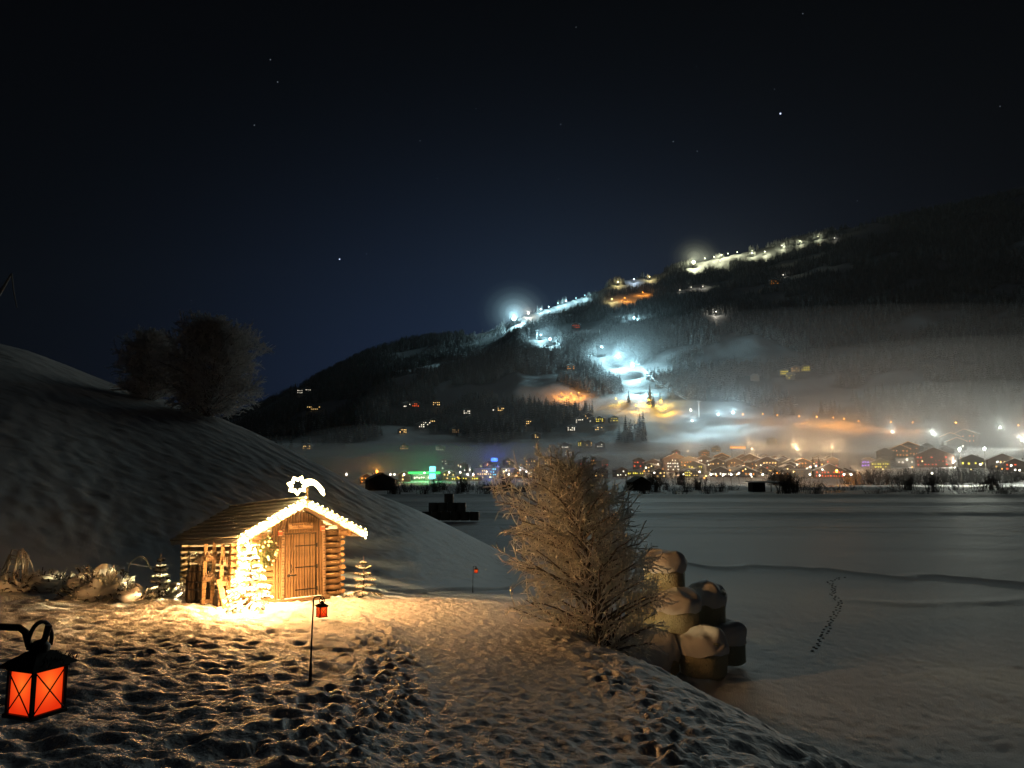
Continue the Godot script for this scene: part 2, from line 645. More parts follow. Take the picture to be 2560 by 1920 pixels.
func wood(key: String, a: Color, b: Color, scale: Vector3, seed_: int) -> StandardMaterial3D:
	if mats.has(key):
		return mats[key]
	var m := mat(key, Color.WHITE, 0.85)
	m.albedo_texture = noise_tex(seed_, 0.012, 4, [a, b, a.lerp(b, 0.3), b.darkened(0.35), b])
	m.heightmap_enabled = true
	m.heightmap_texture = noise_tex(seed_ + 1, 0.02, 3, [])
	m.heightmap_scale = 0.8
	return triplanar(m, scale)

func tex_text(text: String, size: float, depth: float, m: Material, serif := true) -> TextMesh:
	var f := SystemFont.new()
	f.font_names = PackedStringArray(["Droid Serif" if serif else "Droid Sans"])
	f.font_weight = 700
	var t := TextMesh.new()
	t.text = text
	t.font = f
	t.font_size = 32
	t.pixel_size = size / 32.0
	t.depth = depth
	t.material = m
	return t

func rod(a: Vector3, b: Vector3) -> Transform3D:      # carries a unit log along x onto a..b
	var x := (b - a)
	var t := x.normalized()
	var y := (Vector3.UP if absf(t.y) < 0.9 else Vector3.BACK)
	var z := t.cross(y).normalized()
	y = z.cross(t)
	return Transform3D(Basis(x, y, z), (a + b) * 0.5)

func log_meshes(bark: Material, cut: Material, count: int) -> Array:
	var out := []
	for k in count:
		var b := MB.new()
		var ring := []
		var ctrs := []
		for i in 9:
			var ctr := Vector3(-0.5 + i / 8.0, rng.randf_range(-0.08, 0.08), rng.randf_range(-0.08, 0.08))
			var rr := rng.randf_range(0.9, 1.06)
			ctrs.append(ctr)
			for g in 10:
				var d := Vector3(0, cos(TAU * g / 10.0), sin(TAU * g / 10.0))
				b.v.append(ctr + d * rr); b.n.append(d); b.c.append(Color.WHITE)
		for i in 8:
			for g in 10:
				var p := i * 10 + g
				var q := i * 10 + (g + 1) % 10
				b.idx.append_array(PackedInt32Array([p, p + 10, q, q, p + 10, q + 10]))
		var am := b.mesh(bark)
		var e := MB.new()
		for s: int in [0, 8]:
			var ctr: Vector3 = ctrs[s] + Vector3(-0.002 if s == 0 else 0.002, 0, 0)
			for g in 10:
				var p0: Vector3 = b.v[s * 10 + g]
				var p1: Vector3 = b.v[s * 10 + (g + 1) % 10]
				if s == 0:
					e.tri(ctr, p1, p0)
				else:
					e.tri(ctr, p0, p1)
		out.append(e.into(am, cut))
	return out

const WARM := Color(1.0, 0.715, 0.43)

func build_foreground() -> void:
	hut()
	fairy_lights()
	christmas_tree()
	hut_dressing()
	lanterns()
	larch()
	bales()
	fence_side()
	slope_trees()

var hut_t := Transform3D()
const A := 1.62      # half width of the roof
const HR := 2.42
const HE := 1.58
const FRONT := 0.82  # roof edge in front of the wall
const BACK := -4.0

func roof_y(u: float) -> float:
	return HR - (HR - HE) * absf(u) / A

func hut() -> void:
	var bark := wood("weathered_log", lin(0.28, 0.185, 0.10), lin(0.18, 0.115, 0.06), Vector3(0.7, 2.2, 2.2), 31)
	var cut := mat("log_end", lin(0.42, 0.28, 0.15), 0.9)
	var plank := wood("weathered_board", lin(0.30, 0.21, 0.13), lin(0.20, 0.14, 0.085), Vector3(0.4, 5, 5), 35)
	var dark := mat("hut_lining", lin(0.07, 0.05, 0.03), 0.9)
	var iron := mat("iron", lin(0.02, 0.018, 0.016), 0.6, 0.4)
	var shingle := mat("snowy_roof_board", Color.WHITE, 0.8)
	shingle.albedo_texture = noise_tex(40, 0.02, 4, [lin(0.36, 0.33, 0.29), lin(0.66, 0.64, 0.60), lin(0.82, 0.81, 0.79)])
	triplanar(shingle, Vector3(0.8, 3.0, 3.0))
	shingle.heightmap_enabled = true
	shingle.heightmap_texture = noise_tex(41, 0.05, 4, [])
	shingle.heightmap_scale = 3.0
	var o := thing("log_hut", "small log hut with plank door under a gabled roof outlined in fairy lights", "hut", Vector3(-5.422, 2.972, -19.356))
	o.rotation = Vector3(-0.073, 0.712, 0)
	hut_t = o.transform
	var logs := log_meshes(bark, cut, 5)
	var vlogs := log_meshes(wood("upright_pole", lin(0.30, 0.19, 0.10), lin(0.19, 0.12, 0.06), Vector3(0.6, 2.6, 2.6), 33), cut, 5)
	var u0 := -1.36
	var u1 := 1.36
	# wall logs: front (right of the door and left of it), both sides, back
	var n := 11
	for k in n:
		var y := 0.06 + k * 0.152
		var r := 0.066
		part("log", logs[k % 5], o, rod(Vector3(0.86, y, 0.0), Vector3(1.34, y, 0.0)) * Transform3D(Basis.from_scale(Vector3(1, r, r)), Vector3.ZERO))
		part("log", logs[(k + 2) % 5], o, rod(Vector3(-1.5, y, 0.0), Vector3(-0.46, y, 0.0)) * Transform3D(Basis.from_scale(Vector3(1, r, r)), Vector3.ZERO))
		part("log", logs[(k + 1) % 5], o, rod(Vector3(-1.5, y, -3.5), Vector3(1.5, y, -3.5)) * Transform3D(Basis.from_scale(Vector3(1, r, r)), Vector3.ZERO))
		for s: float in [u0, u1]:
			var yy := y + 0.076
			part("log", logs[(k + 3) % 5], o, rod(Vector3(s + rng.randf_range(-0.01, 0.01), yy - 0.03 + rng.randf_range(-0.006, 0.006), 0.13 + rng.randf_range(-0.02, 0.03)), Vector3(s, yy - 0.03, -3.64)) * Transform3D(Basis.from_scale(Vector3(1, r * [0.92, 0.74, 0.84, 0.70][k % 4], r * [0.92, 0.74, 0.84, 0.70][k % 4])), Vector3.ZERO))
	# pale straw and sticks pushed in the joints right of the door
	var straw := mat("straw", lin(0.62, 0.47, 0.27), 0.9)
	var st := MB.new()
	for k in 9:
		var y := 0.62 + k * 0.152 - 0.076
		for i in 3:
			var x0 := rng.randf_range(0.88, 1.05)
			st.tube([Vector3(x0, y + rng.randf_range(-0.015, 0.02), 0.05), Vector3(x0 + rng.randf_range(0.12, 0.24), y + rng.randf_range(-0.02, 0.03), 0.065)], [0.006, 0.004], 4)
	part("joint_straw", st.mesh(straw), o).set_meta("kind", "stuff")
	# unseen boards added behind the logs to block the bulb's light; floor
	var ln := MB.new()
	ln.box(Vector3(1.09, 0.86, -0.085), Vector3(0.46, 1.62, 0.03))
	ln.box(Vector3(-0.9, 0.86, -0.085), Vector3(0.86, 1.62, 0.03))
	ln.box(Vector3(0.2, 1.1, -0.10), Vector3(1.3, 2.1, 0.02))
	ln.box(Vector3(0, -0.04, -1.75), Vector3(2.6, 0.05, 3.3))
	ln.box(Vector3(0, 0.9, -3.40), Vector3(2.6, 1.8, 0.03))
	part("added_lining", ln.mesh(dark), o)
	var hay := MB.new()  # unseen pale heap added to bounce the bulb's light out through the joints
	hay.ball(Vector3(-0.2, 0.05, -2.0), Vector3(1.0, 0.75, 1.3), 8, 14, 0.2, noise.lump, 0.0)
	hay.smooth()
	part("bounce_heap", hay.mesh(mat("hay", lin(0.55, 0.45, 0.25), 0.95)), o)
	# round poles of the gable and either side of the door
	for i in 19:
		var u := -0.44 + i * 0.0715
		var side := u < -0.23 or u > 0.64
		var y0 := 0.06 if side else 1.62
		var y1 := roof_y(u) - 0.10
		if u > -0.2 and u < 0.6:
			y0 = 1.62
		part("pole", vlogs[i % 5], o, rod(Vector3(u, y0, 0.045), Vector3(u + rng.randf_range(-0.008, 0.008), y1, 0.03)) * Transform3D(Basis.from_scale(Vector3(1, 0.030, 0.030)), Vector3.ZERO))
	for i in 6:       # the narrow triangle left and right under the rafters
		for s: float in [-1.0, 1.0]:
			var u := s * (0.56 + i * 0.10) if s < 0 else 0.93 + i * 0.075
			var y1 := roof_y(u) - 0.12
			if y1 > 1.74:
				part("pole", vlogs[i % 5], o, rod(Vector3(u, 1.70, -0.03), Vector3(u, y1, -0.04)) * Transform3D(Basis.from_scale(Vector3(1, 0.045, 0.04)), Vector3.ZERO))
	var post := MB.new()
	post.box(Vector3(0.86, 0.9, 0.07), Vector3(0.07, 1.82, 0.06), Basis(), 0.008)
	part("door_post", post.mesh(plank), o)
	part("door_post", post.mesh(plank), o, Transform3D(Basis(), Vector3(-1.10, 0, 0)))
	var sill := MB.new()
	sill.box(Vector3(0.2, 0.0, 0.06), Vector3(1.6, 0.10, 0.14), Basis(), 0.012)
	part("door_sill", sill.mesh(plank), o)
	# door
	var dm := MB.new()
	dm.box(Vector3(0.2, 0.83, 0.02), Vector3(0.86, 1.54, 0.02))
	var door := part("door", dm.mesh(dark), o)
	for i in 12:
		var u := -0.20 + i * 0.0727
		part("slat", vlogs[(i * 2) % 5], door, rod(Vector3(u, 0.07, 0.05), Vector3(u + rng.randf_range(-0.006, 0.006), 1.58, 0.05)) * Transform3D(Basis.from_scale(Vector3(1, 0.029, 0.029)), Vector3.ZERO))
	for y: float in [0.24, 0.78, 1.30]:
		var h := MB.new()
		h.box(Vector3(0.36, y, 0.093), Vector3(0.58, 0.022, 0.012), Basis(), 0.003)
		h.tube([Vector3(0.655, y - 0.05, 0.09), Vector3(0.655, y + 0.05, 0.09)], [0.018, 0.018], 8)
		part("hinge", h.mesh(iron), door)
	var top := MB.new()
	top.box(Vector3(0.2, 1.60, 0.06), Vector3(0.90, 0.035, 0.05))
	part("door_head", top.mesh(dark), o)
	var la := MB.new()
	la.box(Vector3(-0.02, 0.60, 0.10), Vector3(0.26, 0.035, 0.02), Basis(), 0.004)
	la.box(Vector3(-0.10, 0.60, 0.105), Vector3(0.06, 0.07, 0.03), Basis(), 0.006)
	la.tube([Vector3(-0.03, 0.86, 0.10), Vector3(-0.02, 0.74, 0.125), Vector3(-0.03, 0.68, 0.10)], [0.01, 0.01, 0.01], 6)
	part("latch", la.mesh(iron), door)
	# roof: boards laid in overlapping courses along the ridge
	var rows := 9
	for s: float in [-1.0, 1.0]:
		var slope := Vector2(A, HE - HR).normalized()
		var length := Vector2(A, HE - HR).length()
		var dir := Vector3(s * slope.x, slope.y, 0)
		var up := Vector3(-s * slope.y, slope.x, 0) * -1.0 if s < 0 else Vector3(-slope.y, slope.x, 0)
		up = Vector3(s * -slope.y, slope.x, 0)
		var slab := MB.new()
		var bs := Basis(dir * s, up, Vector3.BACK)
		slab.box(Vector3(0, HR, (FRONT + BACK) / 2) + dir * length * 0.5 - up * 0.035, Vector3(length, 0.03, FRONT - BACK - 0.06), bs)
		part("roof_deck", slab.mesh(plank), o)
		for k in rows:
			var f := (k + 0.5) / rows
			var b := MB.new()
			var z := FRONT - 0.02
			while z > BACK + 0.05:
				var l := minf(rng.randf_range(0.9, 1.5), z - BACK)
				var tilt := Basis(Vector3.BACK, -s * 0.12 * -1.0)
				b.box(Vector3(0, HR, z - l / 2) + dir * length * f + up * (0.012 + rng.randf_range(-0.006, 0.008)), Vector3(length / rows + 0.05, 0.026, l - 0.012), bs * Basis(Vector3.BACK, s * 0.16), 0.006)
				z -= l
			part("roof_board", b.mesh(shingle), o)
		# barge boards front and back, and rafters
		for zz: float in [FRONT, BACK]:
			var f := MB.new()
			f.box(Vector3(0, HR, zz) + dir * length * 0.5 - up * 0.075, Vector3(length + 0.02, 0.17, 0.035), bs, 0.006)
			part("barge_board", f.mesh(plank), o)
		var ev := MB.new()
		ev.box(Vector3(s * (A - 0.01), HE - 0.07, (FRONT + BACK) / 2), Vector3(0.03, 0.11, FRONT - BACK - 0.1), Basis(), 0.005)
		part("eave_board", ev.mesh(shingle), o)
		for u: float in [0.0, 1.36]:
			if u == 0.0 and s < 0:
				continue
			var rr := 0.085
			part("purlin", logs[1], o, rod(Vector3(s * u, roof_y(u) - 0.15, FRONT - 0.3), Vector3(s * u, roof_y(u) - 0.15, BACK + 0.1)) * Transform3D(Basis.from_scale(Vector3(1, rr, rr)), Vector3.ZERO))
	var cap := MB.new()
	cap.tube([Vector3(0, HR + 0.03, FRONT - 0.02), Vector3(0, HR + 0.035, (FRONT + BACK) / 2), Vector3(0, HR + 0.03, BACK)], [0.04, 0.045, 0.04], 8)
	part("ridge_cap", cap.mesh(shingle), o)
	# the lamp inside, whose light falls through the joints of the log walls
	var bulb := MB.new()
	bulb.ball(Vector3.ZERO, Vector3(0.04, 0.055, 0.04), 6, 8)
	var bl := thing("light_bulb", "bare bulb hanging inside the log hut, shining through the joints", "bulb", hut_t * Vector3(0.1, 1.28, -1.5))
	part("glass", bulb.mesh(glow("bulb_glow", Color(1.0, 0.93, 0.7), 12.0)), bl)
	var fl := MB.new()
	fl.tube([Vector3(0, 0.05, 0), Vector3(0, 0.85, 0)], [0.006, 0.006], 5)
	part("flex", fl.mesh(iron), bl)
	lamp(bl, Vector3.ZERO, INSIDE, Color(1.0, 0.90, 0.66), 0.04)

const INSIDE := 65.0
const STRING := 4.8

func bulb_mesh(r: float) -> ArrayMesh:
	var b := MB.new()
	b.ball(Vector3.ZERO, Vector3(r, r * 1.25, r), 3, 6)
	return b.mesh(glow("fairy_bulb", Color(1.0, 0.86, 0.55), 90.0))

func bulbs_on(o: Node3D, pts: Array, every: int, energy: float, m: Mesh) -> void:
	for i in pts.size():
		part("bulb", m, o, Transform3D(Basis(), pts[i]))
		if i % every == every / 2:
			lamp(o, pts[i], energy, WARM, 0.03)

func wire(o: Node3D, pts: Array) -> void:
	var b := MB.new()
	var rad := []
	for p in pts:
		rad.append(0.004)
	b.tube(pts, rad, 4)
	part("wire", b.mesh(mat("wire", lin(0.03, 0.05, 0.02), 0.6)), o)

func fairy_lights() -> void:
	var bm := bulb_mesh(0.015)
	# zigzag along both barge boards
	for s: float in [-1.0, 1.0]:
		var o := thing("fairy_light_string", "string of white fairy lights zigzagging down the %s barge board of the hut" % ("left" if s < 0 else "right"), "fairy lights", Vector3.ZERO, 0.0, "fairy lights on the log hut")
		o.transform = hut_t
		var pts := []
		var cnt := 62 if s < 0 else 50
		for i in cnt:
			var f := float(i) / (cnt - 1)
			var u := s * (0.02 + f * (A - 0.02))
			var zig: float = [0.02, -0.10, -0.055, -0.14][i % 4] if s > 0 else [0.05, -0.08, -0.01, -0.12][i % 4]
			pts.append(Vector3(u, roof_y(u) + zig + rng.randf_range(-0.02, 0.02), FRONT + 0.055 + rng.randf_range(0, 0.03)))
		if s < 0:     # the loop that hangs at the left corner, towards the spruce
			for i in 16:
				var g := TAU * i / 16.0
				pts.append(Vector3(-A + 0.06 + 0.12 * cos(g + 1.6), HE - 0.20 + 0.16 * sin(g + 1.6), FRONT + 0.09))
		else:
			for i in 5:
				pts.append(Vector3(A - 0.01 + rng.randf_range(-0.03, 0.03), HE - 0.03 - i * 0.035, FRONT + 0.05))
		wire(o, pts)
		bulbs_on(o, pts, 7, STRING * (0.32 if s < 0 else 0.25), bm if s < 0 else bulb_mesh(0.013))
	# the star with a tail above the gable
	var st := thing("comet_star_light", "glowing comet star with curved tail on a post above the hut gable", "light ornament")
	st.transform = hut_t * Transform3D(Basis(Vector3.UP, -0.35), Vector3(0, HR, FRONT + 0.02))
	var pb := MB.new()
	pb.box(Vector3(0.02, 0.04, 0.03), Vector3(0.06, 0.52, 0.035), Basis(), 0.006)
	part("post", pb.mesh(mats["weathered_board"]), st)
	var star := []
	var rs := RandomNumberGenerator.new()
	rs.seed = 8
	for i in 29:
		var g := TAU * i / 28.0 + 0.2
		var rr := 0.215 if i % 4 == 0 else (0.125 if i % 4 == 2 else 0.165)
		star.append(Vector3(-0.20 + rr * cos(g) * 1.05, 0.335 + rr * sin(g) * 0.95 + rs.randf_range(-0.012, 0.012), 0.02 + rs.randf_range(-0.02, 0.02)))
	var tail := []
	for i in 25:
		var f := i / 24.0
		tail.append(Vector3(-0.06 + 0.46 * f, 0.41 + 0.07 * sin(f * PI) - 0.22 * f * f, 0.03))
	for i in 25:
		var f := 1.0 - i / 24.0
		tail.append(Vector3(-0.06 + 0.44 * f, 0.28 + 0.10 * sin(f * PI) - 0.16 * f * f * f, 0.04))
	for i in 14:
		var f := i / 13.0
		tail.append(Vector3(-0.04 + 0.46 * f, 0.34 + 0.10 * sin(f * PI) - 0.25 * f * f, 0.02))
	for line: Array in [star, tail]:
		var tb := MB.new()
		var rad := []
		for p in line:
			rad.append(0.036)
		tb.tube(line, rad, 6)
		part("light_tube", tb.mesh(glow("light_tube", Color(1.0, 0.88, 0.60), 16.0)), st)
	var bm2 := bulb_mesh(0.021)
	bulbs_on(st, star, 7, STRING * 2.4, bm2)
	bulbs_on(st, tail, 13, STRING * 2.4, bm2)

# a small spruce: whorls of drooping boughs, each with side shoots, under loads of snow
func spruce(o: Node3D, h: float, w: float, whorls: int, per: int, snow: float, seed_: int) -> void:
	var r := RandomNumberGenerator.new()
	r.seed = seed_
	var trunk := MB.new()
	trunk.tube([Vector3(0, -0.1, 0), Vector3(0.01, h * 0.5, 0), Vector3(0, h, 0)], [0.022 * h + 0.008, 0.014 * h, 0.006], 7)
	part("trunk", trunk.mesh(mat("spruce_bark", lin(0.10, 0.06, 0.035), 0.9)), o)
	var g := MB.new()
	var sn := MB.new()
	for k in whorls:
		var f := float(k) / whorls
		var y := h * (0.07 + 0.86 * f) + r.randf_range(-0.02, 0.02) * h
		var len0 := w * (1.0 - f) * (0.86 + 0.16 * (k % 2)) * r.randf_range(0.85, 1.15) + 0.05 * h
		for i in per:
			var a := TAU * (i + 0.5 * (k % 2)) / per + r.randf_range(-0.25, 0.25)
			var l := len0 * r.randf_range(0.6, 1.25)
			var d := Vector3(cos(a), 0, sin(a))
			var up := lerpf(-0.20, 0.75, f) + r.randf_range(-0.1, 0.1)
			var p0 := Vector3(0, y, 0)
			var p1 := p0 + d * l * 0.55 + Vector3(0, up * l * 0.55, 0)
			var p2 := p0 + d * l + Vector3(0, up * l * 0.8 - 0.10 * l * (1.0 - f), 0)
			bough(g, sn, p0, p1, p2, l, h, snow, r)
			for s: int in [-1, 1]:
				for q in 3:
					var t := 0.35 + 0.2 * q
					var b0 := p0.lerp(p1, t * 1.8) if t < 0.55 else p1.lerp(p2, (t - 0.55) / 0.45)
					var sl := l * (0.42 - 0.09 * q)
					var sd := (d.rotated(Vector3.UP, s * r.randf_range(0.6, 0.9)) + Vector3(0, up * 0.6 - 0.12, 0))
					bough(g, sn, b0, b0 + sd * sl * 0.5, b0 + sd * sl - Vector3(0, sl * 0.12, 0), sl, h, snow, r)
	part("boughs", g.mesh(tinted("spruce_needles", 0.8)), o)
	sn.smooth()
	part("snow_load", sn.mesh(mat("clump_snow", lin(0.80, 0.80, 0.81), 0.7)), o)

func bough(g: MB, sn: MB, p0: Vector3, p1: Vector3, p2: Vector3, l: float, h: float, snow: float, r: RandomNumberGenerator) -> void:
	var th := 0.012 + 0.012 * h
	g.col = Color(0.035, 0.055, 0.025).lerp(Color(0.10, 0.10, 0.06), r.randf())
	g.tube([p0, p1, p2], [th * 0.5, th * 0.8, th * 0.25], 5, false)
	for i in 7:      # needles as short sprigs
		var t := r.randf_range(0.15, 1.0)
		var b := p0.lerp(p1, t * 2.0) if t < 0.5 else p1.lerp(p2, t * 2.0 - 1.0)
		var d := ((p2 - p0).normalized() + Vector3(r.randf_range(-1, 1), r.randf_range(-0.9, 0.5), r.randf_range(-1, 1)) * 0.8).normalized() * (0.03 + 0.03 * h)
		var s := d.cross(Vector3.UP).normalized() * 0.012
		g.tri(b - s, b + s, b + d)
	if r.randf() < 0.94:
		var up := Vector3(0, th * 0.6 * snow, 0)
		var k := th * snow
		sn.tube([p0.lerp(p1, 0.3) + up, p1 + up * 1.2, p1.lerp(p2, 0.6) + up * 1.1, p2 + up * 0.4 + (p2 - p1) * 0.06], [k * 0.6, k * r.randf_range(0.9, 1.25), k * r.randf_range(0.8, 1.1), k * 0.35], 6)

func christmas_tree() -> void:
	var base := at(622, 1513, 18.1)
	base.y = ground_y(base) - 0.03
	var o := thing("christmas_tree", "snow laden spruce wrapped in blazing white lights beside the hut door", "christmas tree", base, 0.4)
	spruce(o, 1.62, 0.58, 10, 7, 0.85, 77)
	var s := thing("tree_light_string", "string of white lights wound round the snowy spruce by the hut", "fairy lights", base)
	var pts := []
	var n := 150
	for i in n:
		var f := float(i) / n
		var a := f * TAU * 6.5
		var rad := 0.56 * (1.0 - f) * 0.95 + 0.06
		var sag := 0.05 * sin(a * 3.0)
		pts.append(Vector3(cos(a) * rad, 0.12 + f * 1.38 + sag, sin(a) * rad))
	wire(s, pts)
	bulbs_on(s, pts, 8, STRING * 0.42, bulb_mesh(0.0095))

func hut_dressing() -> void:
	var plank := mats["weathered_board"] as StandardMaterial3D
	var pale := wood("pale_board", lin(0.46, 0.31, 0.17), lin(0.36, 0.235, 0.12), Vector3(0.5, 6, 6), 51)
	var burnt := mat("burnt_letters", lin(0.06, 0.035, 0.02), 0.9)
	# sign over the door
	var s := thing("wooden_sign", "small wooden name board with burnt lettering over the hut door", "sign")
	s.transform = hut_t * Transform3D(Basis(Vector3.BACK, 0.015), Vector3(0.22, 1.79, 0.10))
	var b := MB.new()
	b.box(Vector3.ZERO, Vector3(0.66, 0.16, 0.022), Basis(), 0.02)
	part("board", b.mesh(pale), s)
	part("lettering", tex_text("Krippen-Stadl", 0.072, 0.004, burnt), s, Transform3D(Basis(), Vector3(0.01, 0.033, 0.0135)))
	part("lettering", tex_text("2017", 0.062, 0.004, burnt), s, Transform3D(Basis(), Vector3(-0.02, -0.038, 0.0135)))
	# two red hanging ornaments
	for k in 2:
		var u: float = [-0.34, 0.80][k]
		var r := thing("hanging_ornament", ["red and white square ornament hanging left of the door sign", "red ornament with fir sprig hanging right of the door sign"][k], "ornament", Vector3.ZERO, 0.0, "red ornaments beside the hut door")
		r.transform = hut_t * Transform3D(Basis(), Vector3(u, [1.63, 1.70][k], 0.13))
		var q := MB.new()
		q.box(Vector3.ZERO, Vector3(0.10, 0.13, 0.05), Basis(), 0.008)
		part("red_panel", q.mesh(mat("ornament_red", lin(0.62, 0.13, 0.07), 0.6)), r)
		var q2 := MB.new()
		q2.box(Vector3(0, 0.045, 0.027), Vector3(0.085, 0.03, 0.006))
		q2.box(Vector3(0, -0.052, 0.027), Vector3(0.085, 0.014, 0.006))
		part("white_band", q2.mesh(mat("ornament_white", lin(0.7, 0.6, 0.5), 0.7)), r)
		var q3 := MB.new()
		q3.tube([Vector3(0, 0.065, 0), Vector3(0, 0.17, -0.02)], [0.003, 0.003], 4)
		part("cord", q3.mesh(mat("cord", lin(0.15, 0.08, 0.04), 0.9)), r)
	# the ball of fir boughs with baubles under the left eave
	var fir := thing("fir_bough_ball", "big round bunch of fir boughs hung with pale baubles left of the door", "wreath")
	fir.transform = hut_t * Transform3D(Basis(), Vector3(-0.78, 1.22, 0.32))
	var g := MB.new()
	var r2 := RandomNumberGenerator.new()
	r2.seed = 5
	for i in 520:
		var d := Vector3(r2.randfn(), r2.randfn(), r2.randfn()).normalized()
		var p := d * Vector3(0.26, 0.34, 0.2) * r2.randf_range(0.5, 1.0)
		var e := (d + Vector3(0.3, -0.5, 0.2) + Vector3(r2.randfn(), r2.randfn(), r2.randfn()) * 0.35).normalized() * r2.randf_range(0.09, 0.17)
		g.col = Color(0.03, 0.055, 0.02).lerp(Color(0.09, 0.12, 0.05), r2.randf())
		var sd := e.cross(Vector3(0.2, 1, 0.4)).normalized() * 0.016
		g.tri(p - sd, p + sd, p + e * 0.6); g.tri(p + e * 0.3 - sd * 0.9, p + e * 0.3 + sd * 0.9, p + e)
		g.tube([p, p + e], [0.004, 0.002], 3, false)
	part("boughs", g.mesh(tinted("fir_needles", 0.8)), fir)
	var ball := MB.new()
	ball.ball(Vector3.ZERO, Vector3(0.03, 0.03, 0.03), 6, 8)
	var bmesh := ball.mesh(mat("bauble", lin(0.72, 0.55, 0.35), 0.4))
	for i in 26:
		var d := Vector3(r2.randfn(), r2.randfn(), absf(r2.randfn()) + 0.3).normalized()
		part("bauble", bmesh, fir, Transform3D(Basis.from_scale(Vector3.ONE * r2.randf_range(0.65, 1.2)), d * Vector3(0.29, 0.37, 0.24)))
	var hang := MB.new()
	hang.tube([Vector3(0, 0.28, 0), Vector3(-0.02, 0.72, 0.02)], [0.008, 0.008], 5)
	part("hanging_rope", hang.mesh(mat("cord", lin(0.15, 0.08, 0.04), 0.9)), fir)
	# planks leaning either side of the spruce
	for k in 2:
		var px: Array = [[566, 1512, 18.5, -0.20, 0.62, "old plank leaning at the left of the lit spruce"], [683, 1508, 19.05, 0.06, 0.52, "short plank with rounded top leaning right of the lit spruce"]][k]
		var p := at(px[0], px[1], px[2])
		p.y = ground_y(p) - 0.05
		var pl := thing("leaning_plank", px[5], "plank", p, 0.6, "old planks leaning by the hut")
		var m := MB.new()
		m.box(Vector3(0, px[4] / 2.0 * 1.2, 0), Vector3(0.13, px[4] * 1.2, 0.035), Basis(), 0.012)
		if k == 1:
			m.tube([Vector3(0, px[4] * 1.2, -0.017), Vector3(0, px[4] * 1.2, 0.017)], [0.064, 0.064], 12)
			m.box(Vector3(0.02, px[4] * 0.55, 0.03), Vector3(0.26, 0.04, 0.03), Basis(), 0.008)
		part("board", m.mesh(pale), pl).rotation = Vector3(-0.12, 0, -px[3] * 1.2)
	# two pallets stood up at the left wall, planted with dry herbs
	for k in 2:
		var px: Array = [[530, 1503, 18.9], [572, 1498, 18.75]][k]
		var p := at(px[0], px[1], px[2])
		p.y = ground_y(p) - 0.03
		var o := thing("upright_pallet", ["wooden pallet stood up at the left of the hut with hanging dry plants", "wooden pallet stood up between the first pallet and the lit spruce"][k], "pallet", p, 0.62 + 0.1 * k, "pallets stood up beside the hut")
		for i in 3:
			var u := -0.20 + i * 0.20
			var m := MB.new()
			m.box(Vector3(u, 0.74 + 0.03 * i, 0.0), Vector3(0.085, 1.46, 0.022), Basis(Vector3.BACK, rng.randf_range(-0.01, 0.01)), 0.005)
			part("slat", m.mesh(pale), o)
		for y: float in [0.10, 0.62, 1.12]:
			var m := MB.new()
			m.box(Vector3(0, y, -0.05), Vector3(0.52, 0.09, 0.07), Basis(), 0.006)
			part("rail", m.mesh(plank), o)
		for y: float in [0.66, 1.14]:
			var box := MB.new()
			box.box(Vector3(0, y - 0.02, 0.08), Vector3(0.46, 0.10, 0.13), Basis(), 0.006)
			var trough := part("planter", box.mesh(plank), o)
			var hb := MB.new()
			for i in 60:
				var x := rng.randf_range(-0.22, 0.22)
				var q := Vector3(x, y + 0.03, 0.08)
				var e := Vector3(rng.randf_range(-0.1, 0.1), rng.randf_range(0.0, 0.14), rng.randf_range(-0.02, 0.12))
				hb.tube([q, q + e, q + e * 1.5 + Vector3(0, -rng.randf_range(0.05, 0.25), 0.02)], [0.006, 0.008, 0.005], 4, false)
			part("dry_herbs", hb.mesh(mat("dry_herb", lin(0.30, 0.21, 0.14), 0.9)), trough)
	# barrel with a tuft of dry grass
	var bp := at(499, 1505, 19.3)
	bp.y = ground_y(bp) - 0.04
	var br := thing("wooden_barrel", "dark upright barrel between the pallets and the snowy bushes", "barrel", bp)
	for i in 14:
		var a := TAU * i / 14.0
		var m := MB.new()
		var pts := []
		for q in 5:
			var rr: float = [0.235, 0.265, 0.275, 0.265, 0.235][q]
			pts.append(Vector3(cos(a) * rr, 0.24 * q, sin(a) * rr))
		m.tube(pts, [0.058, 0.064, 0.066, 0.064, 0.058], 6)
		part("stave", m.mesh(mat("barrel_wood", lin(0.055, 0.038, 0.024), 0.8)), br)
	for y: float in [0.16, 0.42, 0.60, 0.84]:
		var m := MB.new()
		m.lathe([Vector2(0.325 + 0.02 * (1.0 - absf(y - 0.5) * 2.0), y - 0.02), Vector2(0.327 + 0.02 * (1.0 - absf(y - 0.5) * 2.0), y + 0.02)], 20)
		part("hoop", m.mesh(mats["iron"]), br)
	var lid := MB.new()
	lid.lathe([Vector2(0.28, 0.92), Vector2(0.27, 0.95), Vector2(0.001, 0.955)], 20)
	part("lid", lid.mesh(mats["barrel_wood"]), br)
	var tuft := thing("dry_grass_bunch", "bunch of frosted dry grass standing on the dark barrel", "dry grass", bp + Vector3(-0.02, 0.95, 0))
	var tm := MB.new()
	for i in 90:
		var a := rng.randf() * TAU
		var l := rng.randf_range(0.2, 0.42)
		var e := Vector3(cos(a), 0, sin(a)) * l
		tm.tube([Vector3(cos(a), 0, sin(a)) * 0.05, e * 0.45 + Vector3(0, l * 0.8, 0), e * 0.9 + Vector3(0, l * rng.randf_range(0.2, 0.8), 0)], [0.005, 0.006, 0.008], 4, false)
	part("stalks", tm.mesh(mat("frosted_grass", lin(0.50, 0.44, 0.36), 0.9)), tuft)
	var cp := at(546, 1499, 18.95)
	cp.y = ground_y(cp) - 0.02
	var can := thing("milk_can", "grey metal milk can standing in the snow below the pallets", "milk can", cp)
